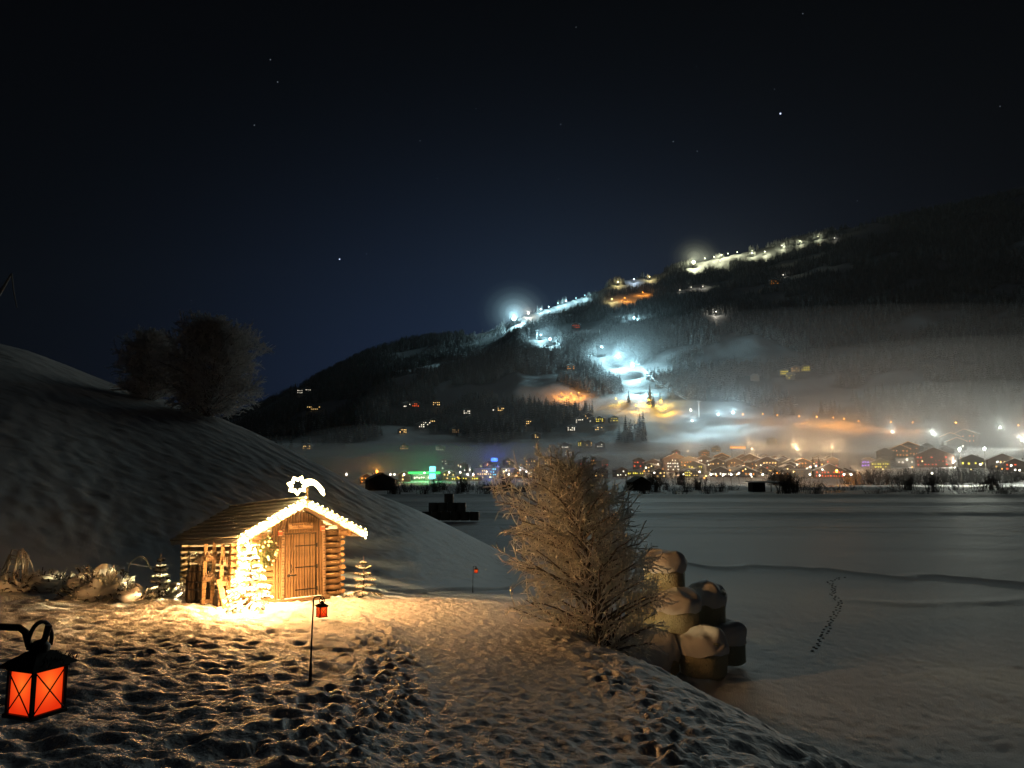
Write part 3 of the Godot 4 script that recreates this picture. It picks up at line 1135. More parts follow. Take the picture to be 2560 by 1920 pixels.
	var cm := MB.new()
	cm.lathe([Vector2(0.12, 0), Vector2(0.125, 0.02), Vector2(0.125, 0.22), Vector2(0.115, 0.27), Vector2(0.07, 0.32), Vector2(0.07, 0.36), Vector2(0.085, 0.38), Vector2(0.08, 0.41), Vector2(0.001, 0.42)], 18)
	part("body", cm.mesh(mat("can_metal", lin(0.22, 0.22, 0.22), 0.5, 0.6)), can)
	var hm := MB.new()
	hm.tube([Vector3(-0.11, 0.24, 0), Vector3(-0.15, 0.3, 0), Vector3(-0.07, 0.34, 0)], [0.008, 0.008, 0.008], 6)
	part("handle", hm.mesh(mats["can_metal"]), can)
	# young spruce at the right corner
	var sp := at(907, 1505, 20.4)
	sp.y = ground_y(sp) - 0.05
	var y := thing("young_spruce", "young spruce dusted with snow at the right corner of the hut", "spruce", sp, 0.2)
	spruce(y, 1.12, 0.42, 7, 7, 0.62, 12)

func lantern_body(o: Node3D, at0: Vector3, turn: float, scale: float) -> void:
	var black := mat("lantern_iron", lin(0.018, 0.015, 0.013), 0.55, 0.5)
	var t := Transform3D(Basis(Vector3.UP, turn).scaled(Vector3.ONE * scale), at0)
	var f := MB.new()
	var w := 0.056
	var h := 0.068
	for s: Vector2 in [Vector2(-1, -1), Vector2(1, -1), Vector2(1, 1), Vector2(-1, 1)]:
		f.box(Vector3(s.x * w, 0, s.y * w), Vector3(0.011, h * 2, 0.011))
	f.box(Vector3(0, -h - 0.006, 0), Vector3(w * 2 + 0.024, 0.014, w * 2 + 0.024), Basis(), 0.003)
	f.box(Vector3(0, h + 0.005, 0), Vector3(w * 2 + 0.018, 0.012, w * 2 + 0.018))
	for k in 4:
		var b := Basis(Vector3.UP, k * PI / 2)
		f.tube([b * Vector3(-w, -h, w + 0.004), b * Vector3(w, h, w + 0.004)], [0.0022, 0.0022], 5)
		f.tube([b * Vector3(w, -h, w + 0.006), b * Vector3(-w, h, w + 0.006)], [0.0022, 0.0022], 5)
	part("frame", f.mesh(black), o, t)
	if not mats.has("lantern_pane"):
		var red := glow("lantern_pane", Color.WHITE, 1.0)
		var gr := Gradient.new()
		gr.set_color(0, lin(1.2, 0.19, 0.02)); gr.set_color(1, lin(0.75, 0.028, 0.004))
		gr.add_point(0.45, lin(1.0, 0.085, 0.010))
		var gt := GradientTexture2D.new()
		gt.gradient = gr
		gt.fill = GradientTexture2D.FILL_RADIAL
		gt.fill_from = Vector2(0.5, 0.30)
		gt.fill_to = Vector2(0.5, 1.0)
		red.emission_texture = gt
		red.emission_operator = BaseMaterial3D.EMISSION_OP_MULTIPLY
		red.cull_mode = BaseMaterial3D.CULL_DISABLED
	var gm := QuadMesh.new()
	gm.size = Vector2(w * 1.8, h * 1.98)
	gm.material = mats["lantern_pane"]
	for k in 4:
		var b := Basis(Vector3.UP, k * PI / 2)
		part("glass_pane", gm, o, t * Transform3D(b, b * Vector3(0, 0, w - 0.002)))
	var r := MB.new()
	var y := h + 0.011
	var e := w + 0.030
	var p := [Vector3(-e, y, -e), Vector3(e, y, -e), Vector3(e, y, e), Vector3(-e, y, e)]
	var q := [Vector3(-0.028, y + 0.042, -0.028), Vector3(0.028, y + 0.042, -0.028), Vector3(0.028, y + 0.042, 0.028), Vector3(-0.028, y + 0.042, 0.028)]
	for k in 4:
		r.quad(p[(k + 1) % 4], p[k], q[k], q[(k + 1) % 4])
	r.quad(p[0], p[1], p[2], p[3])
	r.lathe([Vector2(0.03, y + 0.036), Vector2(0.032, y + 0.06), Vector2(0.018, y + 0.075), Vector2(0.001, y + 0.08)], 12)
	part("roof", r.mesh(black), o, t)
	var ring := MB.new()
	var pts := []
	var rad := []
	for i in 13:
		var g := -0.35 + (PI + 0.7) * i / 12.0
		pts.append(Vector3(cos(g) * 0.042, y + 0.075 + sin(g) * 0.062, 0))
		rad.append(0.0065)
	ring.tube(pts, rad, 6)
	part("handle", ring.mesh(black), o, t)
	lamp(o, at0 + Vector3(0, -0.02, 0), 0.05, Color(1.0, 0.25, 0.06), 0.03)

func lanterns() -> void:
	var rust := mat("hook_iron", lin(0.05, 0.035, 0.025), 0.7, 0.4)
	var spec := [
		[776, 1688, 9.6, 1.0, "red candle lantern hanging from an iron hook pole before the hut", "hook pole standing in the snow before the hut, holding a red lantern", 0.55],
		[1182, 1478, 40.0, 0.98, "small far red lantern hanging at the bend of the path", "far hook pole at the bend of the path below the slope", 0.3],
	]
	for s: Array in spec:
		var p := at(s[0], s[1], s[2]) if s[2] < 20.0 else spot(s[0], s[1])
		p.y = ground_y(p) - 0.02
		var pole := thing("hook_pole", s[5], "lantern pole", p, 0.0, "hook poles along the path")
		var m := MB.new()
		var hh: float = s[3]
		m.tube([Vector3(0, -0.2, 0), Vector3(0.003, hh * 0.5, 0), Vector3(0.012, hh - 0.02, 0), Vector3(0.022, hh, 0), Vector3(0.08, hh + 0.015, 0), Vector3(0.098, hh + 0.010, 0), Vector3(0.105, hh - 0.022, 0), Vector3(0.125, hh - 0.028, 0), Vector3(0.135, hh + 0.005, 0)], [0.010, 0.0095, 0.009, 0.009, 0.0085, 0.008, 0.007, 0.007, 0.006], 7)
		m.tube([Vector3(0.0, 0.30, 0.0), Vector3(0, 0.02, 0.0)], [0.011, 0.022], 7)
		part("pole", m.mesh(rust), pole)
		var o := thing("lantern", s[4], "lantern", p + Vector3(0.115, hh - 0.165, 0), 0.0, "red lanterns on hook poles")
		lantern_body(o, Vector3.ZERO, 0.72, 0.80)
	# the near one at the left edge of the frame
	var c := at(92, 1722, 2.12)
	var o := thing("lantern", "large red lantern close at the left edge, frost on its roof", "lantern", c, 0.0, "red lanterns on hook poles")
	lantern_body(o, Vector3.ZERO, 1.20, 0.80)
	var fr := MB.new()
	for i in 260:
		var x := rng.randf_range(-0.075, 0.075)
		var z := rng.randf_range(-0.075, 0.075)
		var y := 0.07 + 0.04 * (1.0 - maxf(absf(x), absf(z)) / 0.075)
		var q := Vector3(x, y, z) * 0.9
		fr.tube([q, q + Vector3(rng.randf_range(-0.006, 0.006), rng.randf_range(0.004, 0.012), rng.randf_range(-0.006, 0.006))], [0.0016, 0.0008], 3, false)
	part("frost", fr.mesh(mat("dark_frost", lin(0.03, 0.027, 0.025), 0.9)), o)
	var pp := c + Vector3(-0.30, 0, 0.02)
	var gy := ground_y(pp)
	var pole := thing("hook_pole", "near hook pole outside the left edge, its arm reaching in with a lantern", "lantern pole", Vector3(pp.x, gy, pp.z), 0.0, "hook poles along the path")
	var top := c.y - gy + 0.155
	var m := MB.new()
	m.tube([Vector3(0, -0.2, 0), Vector3(0, top - 0.02, 0), Vector3(0.02, top + 0.004, 0), Vector3(0.16, top + 0.010, 0), Vector3(0.255, top + 0.006, 0), Vector3(0.272, top - 0.006, 0), Vector3(0.282, top - 0.038, 0), Vector3(0.31, top - 0.044, 0), Vector3(0.325, top - 0.02, 0), Vector3(0.332, top + 0.012, 0)], [0.010, 0.010, 0.010, 0.0095, 0.009, 0.009, 0.009, 0.009, 0.008, 0.009], 8)
	part("pole", m.mesh(rust), pole)

# a bare frosted tree grown from limbs, branches, twigs and spurs
func frosted_tree(o: Node3D, h: float, spread: float, limbs: int, twigs: int, spurs: int, frost: Color, bark: Color, seed_: int, thick := 1.0, lean := 0.0, bias := 0.0) -> void:
	var r := RandomNumberGenerator.new()
	r.seed = seed_
	var wood_b := MB.new()
	var tw := MB.new()
	var trunk := []
	var rad := []
	for i in 9:
		var f := i / 8.0
		trunk.append(Vector3(sin(f * 5.0) * 0.03 * h * (1.0 - f) - lean * h * f, f * h, cos(f * 4.0) * 0.02 * h * (1.0 - f)))
		rad.append(lerpf(0.019 * h, 0.002 * h, sqrt(f)))
	wood_b.col = bark
	wood_b.tube(trunk, rad, 8)
	for k in limbs:
		var f := pow(float(k) / limbs, 1.12) * 0.97
		var q := f * 8.0
		var p0: Vector3 = Vector3(trunk[int(q)]).lerp(trunk[mini(int(q) + 1, 8)], q - int(q))
		if f < 0.12:
			p0 = Vector3(r.randf_range(-0.05, 0.05) * spread, 0.02 * h, r.randf_range(-0.05, 0.05) * spread)
		var a := k * 2.39996 + r.randf_range(-0.4, 0.4)
		var prof := sin(PI * clampf(0.30 + f * 0.69, 0.0, 1.0))
		var l := spread * (0.14 + 0.90 * pow(prof, 0.85)) * r.randf_range(0.68, 1.12) * (1.0 - bias * cos(a))
		var rise := lerpf(1.0, 0.95, f) * r.randf_range(0.6, 1.3)
		if f < 0.30:
			rise *= r.randf_range(0.55, 1.5)
		var d := Vector3(cos(a), 0, sin(a))
		var pts := []
		var rr := []
		for i in 6:
			var t := i / 5.0
			pts.append(p0 + d * l * (t - 0.10 * t * t) + Vector3(0, l * rise * (t * 0.8 - 0.28 * t * t), 0) + Vector3(r.randf_range(-1, 1), r.randf_range(-1, 1), r.randf_range(-1, 1)) * 0.018 * l * t)
			rr.append(lerpf(0.0052 * h * minf(thick, 1.4) * (0.5 + 0.5 * prof), 0.0017 * h * thick, t))
		wood_b.col = bark.lerp(frost, 0.10 + 0.25 * f)
		wood_b.tube(pts, rr, 5, false)
		for i in twigs:
			var t := 0.14 + 0.86 * (i + r.randf() * 0.6) / twigs
			var s := minf(t, 0.999) * 5.0
			var b: Vector3 = Vector3(pts[int(s)]).lerp(pts[int(s) + 1], s - int(s))
			var ax: Vector3 = (Vector3(pts[int(s) + 1]) - Vector3(pts[int(s)])).normalized()
			var side := (ax.cross(Vector3.UP)).normalized().rotated(ax, r.randf() * TAU)
			var dir := (ax * 0.75 + side * 0.85 + Vector3(0, 0.25, 0)).normalized()
			var tl := l * (0.36 - 0.20 * t) * r.randf_range(0.6, 1.3) + 0.035 * h
			var mid := b + dir * tl * 0.55
			var tip := b + dir * tl + Vector3(0, 0.06 * tl, 0) + side * 0.1 * tl
			var w := 0.0021 * h * thick
			tw.col = frost * r.randf_range(0.75, 1.05)
			tw.tube([b, mid, tip], [w, w * 0.95, w * 0.55], 4, false)
			for j in spurs:
				var u := r.randf_range(0.15, 1.0)
				var c := b.lerp(mid, u * 1.8) if u < 0.55 else mid.lerp(tip, (u - 0.55) / 0.45)
				var sd := dir.cross(Vector3(r.randf_range(-1, 1), r.randf_range(-1, 1), r.randf_range(-1, 1))).normalized()
				var e := (dir * 0.7 + sd * 0.8).normalized() * tl * r.randf_range(0.22, 0.45)
				tw.tube([c, c + e], [w * 0.85, w * 0.5], 3, false)
	part("trunk", wood_b.mesh(tinted("frosted_bark", 0.9)), o)
	var hf := tinted("hoar_frost", 0.75)
	hf.backlight_enabled = true
	hf.backlight = Color(0.7, 0.7, 0.7)
	part("twigs", tw.mesh(hf), o)

func larch() -> void:
	var p := at(1506, 1632, 17.4)
	p.y = ground_y(p) - 0.05
	var o := thing("frosted_larch", "bare bushy larch covered in hoar frost on the bank beside the path", "larch tree", p, 0.0)
	frosted_tree(o, 4.25, 1.85, 120, 11, 5, Color(0.92, 0.90, 0.86), Color(0.08, 0.06, 0.04), 9, 1.5, 0.15, 0.24)
	# extra stems from the root
	var st := MB.new()
	st.col = Color(0.06, 0.045, 0.03)
	for k in 7:
		var a := k * 0.9 + 0.3
		var l := rng.randf_range(0.9, 1.7)
		var d := Vector3(cos(a) * 0.45, 1.0, sin(a) * 0.45).normalized()
		st.tube([Vector3(cos(a), 0, sin(a)) * 0.05 - Vector3(0, 0.1, 0), d * l * 0.5, d * l + Vector3(0, 0.1, 0)], [0.035, 0.022, 0.010], 6)
	part("stem", st.mesh(mats["frosted_bark"]), o)
	# frosted grass at the root and on the bank
	for k in 5:
		var px: Array = [[1545, 1640, 17.2], [1600, 1655, 17.6], [1480, 1640, 16.8], [1650, 1672, 17.4], [1420, 1560, 18.0]][k]
		var q := at(px[0], px[1], px[2])
		q.y = ground_y(q) - 0.02
		var t := thing("frosted_grass_tuft", ["frosted grass right at the foot of the larch trunk", "frosted grass between larch and the lowest bale", "frosted grass just left of the larch trunk", "frosted stalks drooping down the bank before the bales", "frosted grass on the path edge left of the larch"][k], "grass tuft", q, 0.0, "frosted grass tufts round the larch")
		var m := MB.new()
		for i in 70:
			var a := rng.randf() * TAU
			var l := rng.randf_range(0.15, 0.5)
			var e := Vector3(cos(a), 0, sin(a)) * l * 0.7
			var b := Vector3(rng.randf_range(-0.25, 0.25), 0, rng.randf_range(-0.15, 0.15))
			m.tube([b, b + e * 0.4 + Vector3(0, l * 0.8, 0), b + e + Vector3(0, l * rng.randf_range(0.3, 1.0), 0)], [0.006, 0.007, 0.005], 3, false)
		part("stalks", m.mesh(mats["frosted_grass"]), t)

func bales() -> void:
	var wrap := mat("bale_wrap", lin(0.58, 0.54, 0.36), 0.38)
	wrap.heightmap_enabled = true
	wrap.heightmap_texture = noise_tex(61, 0.03, 3, [])
	wrap.heightmap_scale = 5.0
	triplanar(wrap, Vector3(2.5, 0.6, 2.5))
	var snow := mats["clump_snow"] as StandardMaterial3D
	var row := [   # px of the middle, distance, storey, radius, label
		[1640, 24.0, 0, 0.66, "wrapped bale buried in snow at the left foot of the stack"],
		[1757, 23.8, 0, 0.68, "wrapped bale with thick snow pillow at the front right foot of the stack"],
		[1812, 25.3, 0, 0.62, "wrapped bale standing at the far right end of the stack"],
		[1693, 24.4, 1, 0.66, "wrapped bale in the middle storey at the front of the stack"],
		[1768, 25.6, 1, 0.60, "dark wrapped bale in the middle storey at the back of the stack"],
		[1664, 25.1, 2, 0.62, "wrapped bale alone on top of the snowy stack"],
		[1590, 25.4, 0, 0.64, "wrapped bale half hidden behind the larch twigs"],
		[1700, 25.5, 0, 0.64, "wrapped bale in the hidden back row under the others"],
		[1615, 25.3, 1, 0.62, "wrapped bale in the middle storey behind the larch twigs"],
	]
	for k in row.size():
		var s: Array = row[k]
		var p := at(s[0], 1600, s[1])
		p.y = 0.12 + s[2] * 1.12
		var o := thing("wrapped_bale", s[4], "hay bale", p, k * 1.1, "stacked wrapped bales")
		var r: float = s[3]
		var m := MB.new()
		m.lathe([Vector2(0.001, 0.0), Vector2(r * 0.9, 0.0), Vector2(r, 0.08), Vector2(r * 1.02, 0.55), Vector2(r, 1.02), Vector2(r * 0.9, 1.10), Vector2(0.001, 1.12)], 36, Vector3.ZERO, 0.08, noise.soft)
		m.smooth()
		part("bale", m.mesh(wrap), o)
		if s[2] == 2 or k in [1, 2, 3, 4, 0, 6]:
			var c := MB.new()
			var hh: float = 0.34 if k == 1 else 0.25
			var drip := 0.82 if k == 0 else 1.0
			var prof := []
			for q in 13:
				var t := q / 12.0
				prof.append(Vector2(r * (1.08 + 0.07 * sin(t * 3.0)) * pow(1.0 - pow(t, 3.2), 0.5) + 0.001, drip - 0.36 * (1.0 - t) + (1.09 + hh - drip) * pow(t, 0.8)))
			c.lathe(prof, 44, Vector3.ZERO, 0.0)
			for q in c.v.size():
				var w: float = noise.soft.get_noise_3d(c.v[q].x + k * 5.0, c.v[q].y, c.v[q].z + k * 2.0)
				c.v[q] += Vector3(c.v[q].x * 0.14 * w, w * 0.17, c.v[q].z * 0.14 * w)
			if k == 0:      # drift running down to the ground
				c.ball(Vector3(-0.25, 0.25, 0.35), Vector3(0.66, 0.70, 0.6), 12, 26, 0.25, noise.soft)
			c.smooth()
			part("snow_cap", c.mesh(snow), o)

func fence_side() -> void:
	var frost := mats["hoar_frost"] as StandardMaterial3D
	var snow := mats["clump_snow"] as StandardMaterial3D
	# snow buried bushes
	var spec := [[250, 1500, 20.5, 1.05, 0.85, "largest snow buried bush, left of the small snowy spruce"], [340, 1500, 20.0, 0.55, 0.45, "low snow buried bush at the foot of the small snowy spruce"], [130, 1470, 21.5, 0.75, 0.50, "snow buried bush between the large bush and the left edge"], [25, 1455, 21.0, 0.8, 0.45, "snow buried bush cut by the left edge of the view"], [440, 1495, 20.4, 0.45, 0.30, "low snow mound against the dark barrel"]]
	for s: Array in spec:
		var p := at(s[0], s[1], s[2])
		p.y = ground_y(p) - 0.08
		var o := thing("snowy_bush", s[5], "bush", p, 0.0, "snow buried bushes left of the hut")
		var m := MB.new()
		m.ball(Vector3(0, 0, 0), Vector3(s[3], s[4] * 0.9, 0.6), 14, 30, 0.34, noise.lump, -0.2)
		m.smooth()
		part("snow_mound", m.mesh(snow), o)
		var t := MB.new()
		for i in int(170 * s[3]):
			var a := rng.randf() * TAU
			var e := rng.randf_range(0.05, 1.2)
			var d := Vector3(cos(a) * cos(e), sin(e), absf(sin(a)) * cos(e))
			var b: Vector3 = d * Vector3(s[3], s[4], 0.62) * rng.randf_range(0.82, 0.98)
			var l := rng.randf_range(0.08, 0.26)
			var dir := (d + Vector3(rng.randf_range(-0.7, 0.7), rng.randf_range(-0.3, 0.8), rng.randf_range(-0.5, 0.5))).normalized()
			t.col = Color(0.6, 0.57, 0.52) if i % 4 > 0 else Color(0.06, 0.045, 0.03)
			t.tube([b, b + dir * l, b + dir * l * 1.3 + Vector3(rng.randf_range(-0.5, 0.5), -0.5, 0) * l * 0.6], [0.012, 0.014, 0.010], 4, false)
		part("twigs", t.mesh(frost), o)
	# small spruce by the hut
	var sp := at(397, 1492, 20.0)
	sp.y = ground_y(sp) - 0.05
	var o := thing("small_snowy_spruce", "small spruce heavy with snow between the bushes and the barrel", "spruce", sp, 1.0)
	spruce(o, 1.18, 0.30, 8, 6, 1.0, 41)
	# fence posts and rail, arched stem
	for k in 3:
		var px: Array = [[303, 1415, 22.5, 0.55, "snow capped fence post behind the large snow buried bush"], [61, 1425, 22.0, 0.62, "thin leaning fence post near the left edge"], [418, 1425, 22.0, 0.5, "fence post between small spruce and barrel"]][k]
		var p := at(px[0], px[1] + 25, px[2])
		p.y = ground_y(p) - 0.1
		var q := thing("fence_post", px[4], "fence post", p, 0.3, "fence posts along the slope foot")
		var m := MB.new()
		m.tube([Vector3(0, 0, 0), Vector3(0.01, px[3] * 0.6, 0), Vector3(0.02, px[3] + 0.1, 0)], [0.055, 0.05, 0.048], 8)
		part("post", m.mesh(mats["weathered_log"]), q)
		var c := MB.new()
		c.ball(Vector3(0.02, px[3] + 0.10, 0), Vector3(0.062, 0.05, 0.062), 6, 10)
		part("snow_cap", c.mesh(snow), q)
	var a0 := at(318, 1408, 21.5)
	var a1 := at(418, 1420, 21.3)
	var rail := thing("fence_rail", "thin frosted rail between the fence post and the small spruce", "fence rail", a0)
	var rm := MB.new()
	rm.tube([Vector3.ZERO, (a1 - a0) * 0.5 + Vector3(0, -0.02, 0), a1 - a0], [0.018, 0.018, 0.018], 6)
	part("rail", rm.mesh(frost), rail)
	var arch := thing("bent_stem", "frosted stem bent in an arch above the rail", "plant stem", at(322, 1412, 20.8))
	var am := MB.new()
	var pts := []
	var rad := []
	for i in 12:
		var f := i / 11.0
		pts.append(Vector3(f * 0.62, 0.26 * sin(f * 2.6) - 0.25 * f * f * f, 0.05 * f))
		rad.append(0.017)
	am.col = Color(0.6, 0.56, 0.5)
	am.tube(pts, rad, 5)
	am.tube([Vector3(0, 0, 0), Vector3(-0.02, -0.6, 0.05)], [0.016, 0.018], 5)
	part("stem", am.mesh(frost), arch)
	# drooping sapling at the far left
	var dp := at(42, 1440, 21.0)
	dp.y = ground_y(dp) - 0.05
	var dr := thing("drooping_sapling", "bowed sapling with drooping frosted shoots at the left edge", "sapling", dp)
	var dm := MB.new()
	dm.col = Color(0.42, 0.38, 0.33)
	dm.tube([Vector3.ZERO, Vector3(0.02, 0.6, 0), Vector3(0, 1.05, 0)], [0.03, 0.02, 0.012], 6)
	for i in 26:
		var a := rng.randf() * TAU
		var y := rng.randf_range(0.6, 1.03)
		var l := rng.randf_range(0.15, 0.42)
		var d := Vector3(cos(a), 0, sin(a)) * l
		dm.tube([Vector3(0, y, 0), d * 0.7 + Vector3(0, y + 0.06, 0), d + Vector3(0, y - 0.2, 0), d * 1.05 + Vector3(0, y - rng.randf_range(0.3, 0.6), 0)], [0.012, 0.018, 0.017, 0.008], 5, false)
	part("stem", dm.mesh(frost), dr)

func slope_trees() -> void:
	var spec := [[520, 1045, 63.0, 8.2, 4.2, 21, "rounded frosted tree on the crest of the dark slope, right of two"], [262, 978, 70.0, 9.5, 4.2, 22, "tall dim frosted tree on the crest of the dark slope"], [372, 1010, 66.0, 6.0, 3.0, 23, "lower frosted tree between the two taller ones on the crest"], [160, 945, 72.0, 8.5, 3.4, 24, "leftmost dim tree on the crest of the dark slope"]]
	for s: Array in spec:
		var p := at(s[0], s[1], s[2])
		p.y = minf(ground_y(p) - 0.3, p.y + 1.0)
		var o := thing("frosted_tree", s[6], "tree", p, 0.0, "frosted trees on the crest of the slope")
		frosted_tree(o, s[3], s[4], 130, 14, 6, Color(0.9, 0.9, 0.9), Color(0.25, 0.24, 0.23), s[5], 2.2)
	var q := thing("bare_branch", "crooked pale dead branch against the dark sky at the left edge", "branch", at(2, 742, 60.0))
	var m := MB.new()
	m.col = Color(0.4, 0.38, 0.34)
	m.tube([Vector3(-1.2, -1.5, 0), Vector3(-0.1, 0.3, 0), Vector3(0.72, 1.9, 0)], [0.12, 0.13, 0.07], 6)
	m.tube([Vector3(0.72, 1.9, 0), Vector3(0.95, 0.6, 0), Vector3(1.35, -0.9, 0)], [0.06, 0.05, 0.04], 5)
	part("limb", m.mesh(mats["frosted_bark"]), q)
	var g := thing("curved_branch", "pale curved fallen branch on the slope below the dim trees", "branch", at(330, 965, 66.0))
	var gm := MB.new()
	gm.col = Color(0.4, 0.38, 0.34)
	gm.tube([Vector3(-0.4, 1.2, 0), Vector3(0.5, 0.6, 0), Vector3(1.3, 0.1, 0), Vector3(1.2, -0.4, 0), Vector3(0.2, -0.25, 0), Vector3(-1.8, -0.35, 0)], [0.05, 0.08, 0.09, 0.1, 0.1, 0.08], 6)
	part("limb", gm.mesh(mats["frosted_bark"]), g)

const WHITE_L := Color(1.0, 0.96, 0.88)
const TEAL_L := Color(0.74, 0.95, 1.0)
const AMBER_L := Color(1.0, 0.62, 0.22)
const ORANGE_L := Color(1.0, 0.45, 0.12)

func build_valley() -> void:
	stars()
	field_things()
	town()
	street_lamps()
	slope_houses()
	piste_lights()
	forest()
	mist()

func ordinal(k: int) -> String:
	var one := ["first", "second", "third", "fourth", "fifth", "sixth", "seventh", "eighth", "ninth", "tenth", "eleventh", "twelfth", "thirteenth", "fourteenth", "fifteenth", "sixteenth", "seventeenth", "eighteenth", "nineteenth"]
	var tens := ["", "", "twenty", "thirty", "forty", "fifty", "sixty", "seventy"]
	if k <= 19:
		return one[k - 1]
	if k % 10 == 0:
		return tens[k / 10].trim_suffix("y") + "ieth"
	return tens[k / 10] + "-" + one[k % 10 - 1]

func stars() -> void:
	var b := MB.new()
	b.ball(Vector3.ZERO, Vector3.ONE, 4, 8)
	var faint := b.mesh(glow("faint_star", Color(0.85, 0.92, 1.0), 0.22))
	var bright := b.mesh(glow("bright_star", Color(0.80, 0.86, 1.0), 1.6))
	var spec := [[1951, 284, 3.6, "brightest bluish star, high at the right above the lit mountain"], [849, 648, 3.0, "bright star low over the left shoulder of the mountain"], [916, 635, 1.9, "fainter star close to the right of the low bright one"], [676, 149, 2.2, "upper star of the pair high at the left"], [694, 205, 2.2, "lower star of the pair high at the left"], [636, 313, 2.2, "lone star at the left, under the high pair"], [1402, 311, 2.4, "star near the top middle of the sky"], [1050, 352, 2.0, "star left of the top middle star"], [1683, 354, 2.2, "left star of the pair over the mountain top lights"], [1743, 378, 2.2, "right star of the pair over the mountain top lights"], [2500, 266, 1.8, "faint star near the upper right corner"], [2143, 502, 1.8, "faint star over the dark right end of the ridge"], [2007, 34, 1.8, "faint star at the top edge, right side"], [1440, 68, 1.6, "faint star at the top edge, middle"], [1936, 223, 1.6, "faint star just above the brightest star"], [1396, 448, 1.5, "faint star high over the brightest floodlight"], [1093, 446, 1.5, "faint star left of the sky middle"], [1190, 272, 1.5, "faint star above and left of the top middle star"], [478, 751, 1.6, "faint star low over the frosted trees"], [1741, 166, 1.5, "faint star between the top middle and the right edge"]]
	for s: Array in spec:
		var q := ray(s[0], s[1]).normalized()
		var o := part("sky_star", bright if s[2] > 2.6 else faint, self, Transform3D(Basis.from_scale(Vector3.ONE * s[2] * 0.95), EYE + q * 3400.0))
		tag(o, s[3], "star", "stars in the night sky")

# ---------------------------------------------------------------- things on the field
func bush_mesh(seed_: int, h: float, w: float, stems: int, col: Color) -> ArrayMesh:
	var r := RandomNumberGenerator.new()
	r.seed = seed_
	var m := MB.new()
	for i in stems:
		var a := r.randf() * TAU
		var b := Vector3(cos(a), 0, sin(a)) * w * 0.55 * r.randf()
		var tip := b + Vector3(r.randf_range(-0.3, 0.3) * w, h * r.randf_range(0.35, 1.0), r.randf_range(-0.3, 0.3) * w)
		var mid := b.lerp(tip, 0.5) + Vector3(0, 0.1 * h, 0)
		m.col = col * r.randf_range(0.6, 1.3)
		m.tube([b, mid, tip], [0.012 * h, 0.008 * h, 0.004 * h], 4, false)
		for j in 9:
			var p := b.lerp(mid, r.randf()) if j < 3 else mid.lerp(tip, r.randf())
			var e := Vector3(r.randf_range(-1, 1), r.randf_range(-0.1, 1.0), r.randf_range(-1, 1)).normalized() * h * r.randf_range(0.10, 0.22)
			m.tube([p, p + e], [0.006 * h, 0.003 * h], 3, false)
			m.tube([p + e * 0.5, p + e * 0.5 + e.rotated(Vector3.UP, 1.1) * 0.6], [0.005 * h, 0.003 * h], 3, false)
	return m.mesh(tinted("bare_twigs", 0.9))

func conifer_mesh(seed_: int, tiers: int, col: Color, frost: Color) -> ArrayMesh:     # 1 m tall, for trees far away
	var r := RandomNumberGenerator.new()
	r.seed = seed_
	var m := MB.new()
	m.col = Color(0.05, 0.04, 0.03)
	m.tube([Vector3(0, -0.05, 0), Vector3(0, 0.9, 0)], [0.018, 0.006], 5, false)
	for k in tiers:
		var f := float(k) / tiers
		var y := 0.10 + 0.86 * f
		var rad := 0.20 * pow(1.0 - f, 0.85) + 0.012
		var n := 7
		for i in n:
			var a := TAU * (i + 0.5 * (k % 2)) / n + r.randf_range(-0.2, 0.2)
			var l := rad * r.randf_range(0.7, 1.2)
			var d := Vector3(cos(a), 0, sin(a))
			var s := Vector3(-d.z, 0, d.x) * l * 0.55
			var p0 := Vector3(0, y + 0.035, 0)
			var p1 := d * l + Vector3(0, y - 0.35 * l - 0.02, 0)
			var pm := d * l * 0.55 + Vector3(0, y - 0.01, 0)
			m.col = col.lerp(frost, r.randf() * 0.8)
			m.tri(p0, pm - s * 0.8, pm + s * 0.8)
			m.tri(pm - s, p1, pm + s)
	return m.mesh(tinted("conifer_crown", 0.9))

func barn(called: String, label: String, category: String, px: float, py: float, d: float, w: float, h: float, dep: float, turn: float, open := false) -> void:
	var p := at(px, py, d)
	p.y = ground_y(p) - 0.1
	var o := thing(called, label, category, p, turn)
	var wall := mat("barn_wood", lin(0.09, 0.075, 0.06), 0.9)
	var m := MB.new()
	if open:
		m.box(Vector3(-w * 0.3, h * 0.32, 0), Vector3(w * 0.4, h * 0.64, dep))
		for x: float in [0.1, 0.48]:
			m.box(Vector3(w * x, h * 0.32, dep * 0.4), Vector3(0.25, h * 0.64, 0.25))
	else:
		m.box(Vector3(0, h * 0.3, 0), Vector3(w, h * 0.6, dep))
		m.tri(Vector3(-w / 2, h * 0.6, dep / 2), Vector3(w / 2, h * 0.6, dep / 2), Vector3(0, h * 0.94, dep / 2))
		m.tri(Vector3(w / 2, h * 0.6, -dep / 2), Vector3(-w / 2, h * 0.6, -dep / 2), Vector3(0, h * 0.94, -dep / 2))
	part("wall", m.mesh(wall), o)
	var r := MB.new()
	if open:
		r.box(Vector3(0, h * 0.70, 0), Vector3(w * 1.12, 0.25, dep * 1.2), Basis(Vector3.RIGHT, 0.06))
	else:
		for s: float in [-1.0, 1.0]:
			r.box(Vector3(s * w * 0.27, h * 0.79, 0), Vector3(w * 0.62, 0.16, dep * 1.12), Basis(Vector3.BACK, -s * atan2(h * 0.36, w * 0.5)))
	part("roof", r.mesh(mat("barn_roof", lin(0.35, 0.35, 0.36), 0.9)), o)

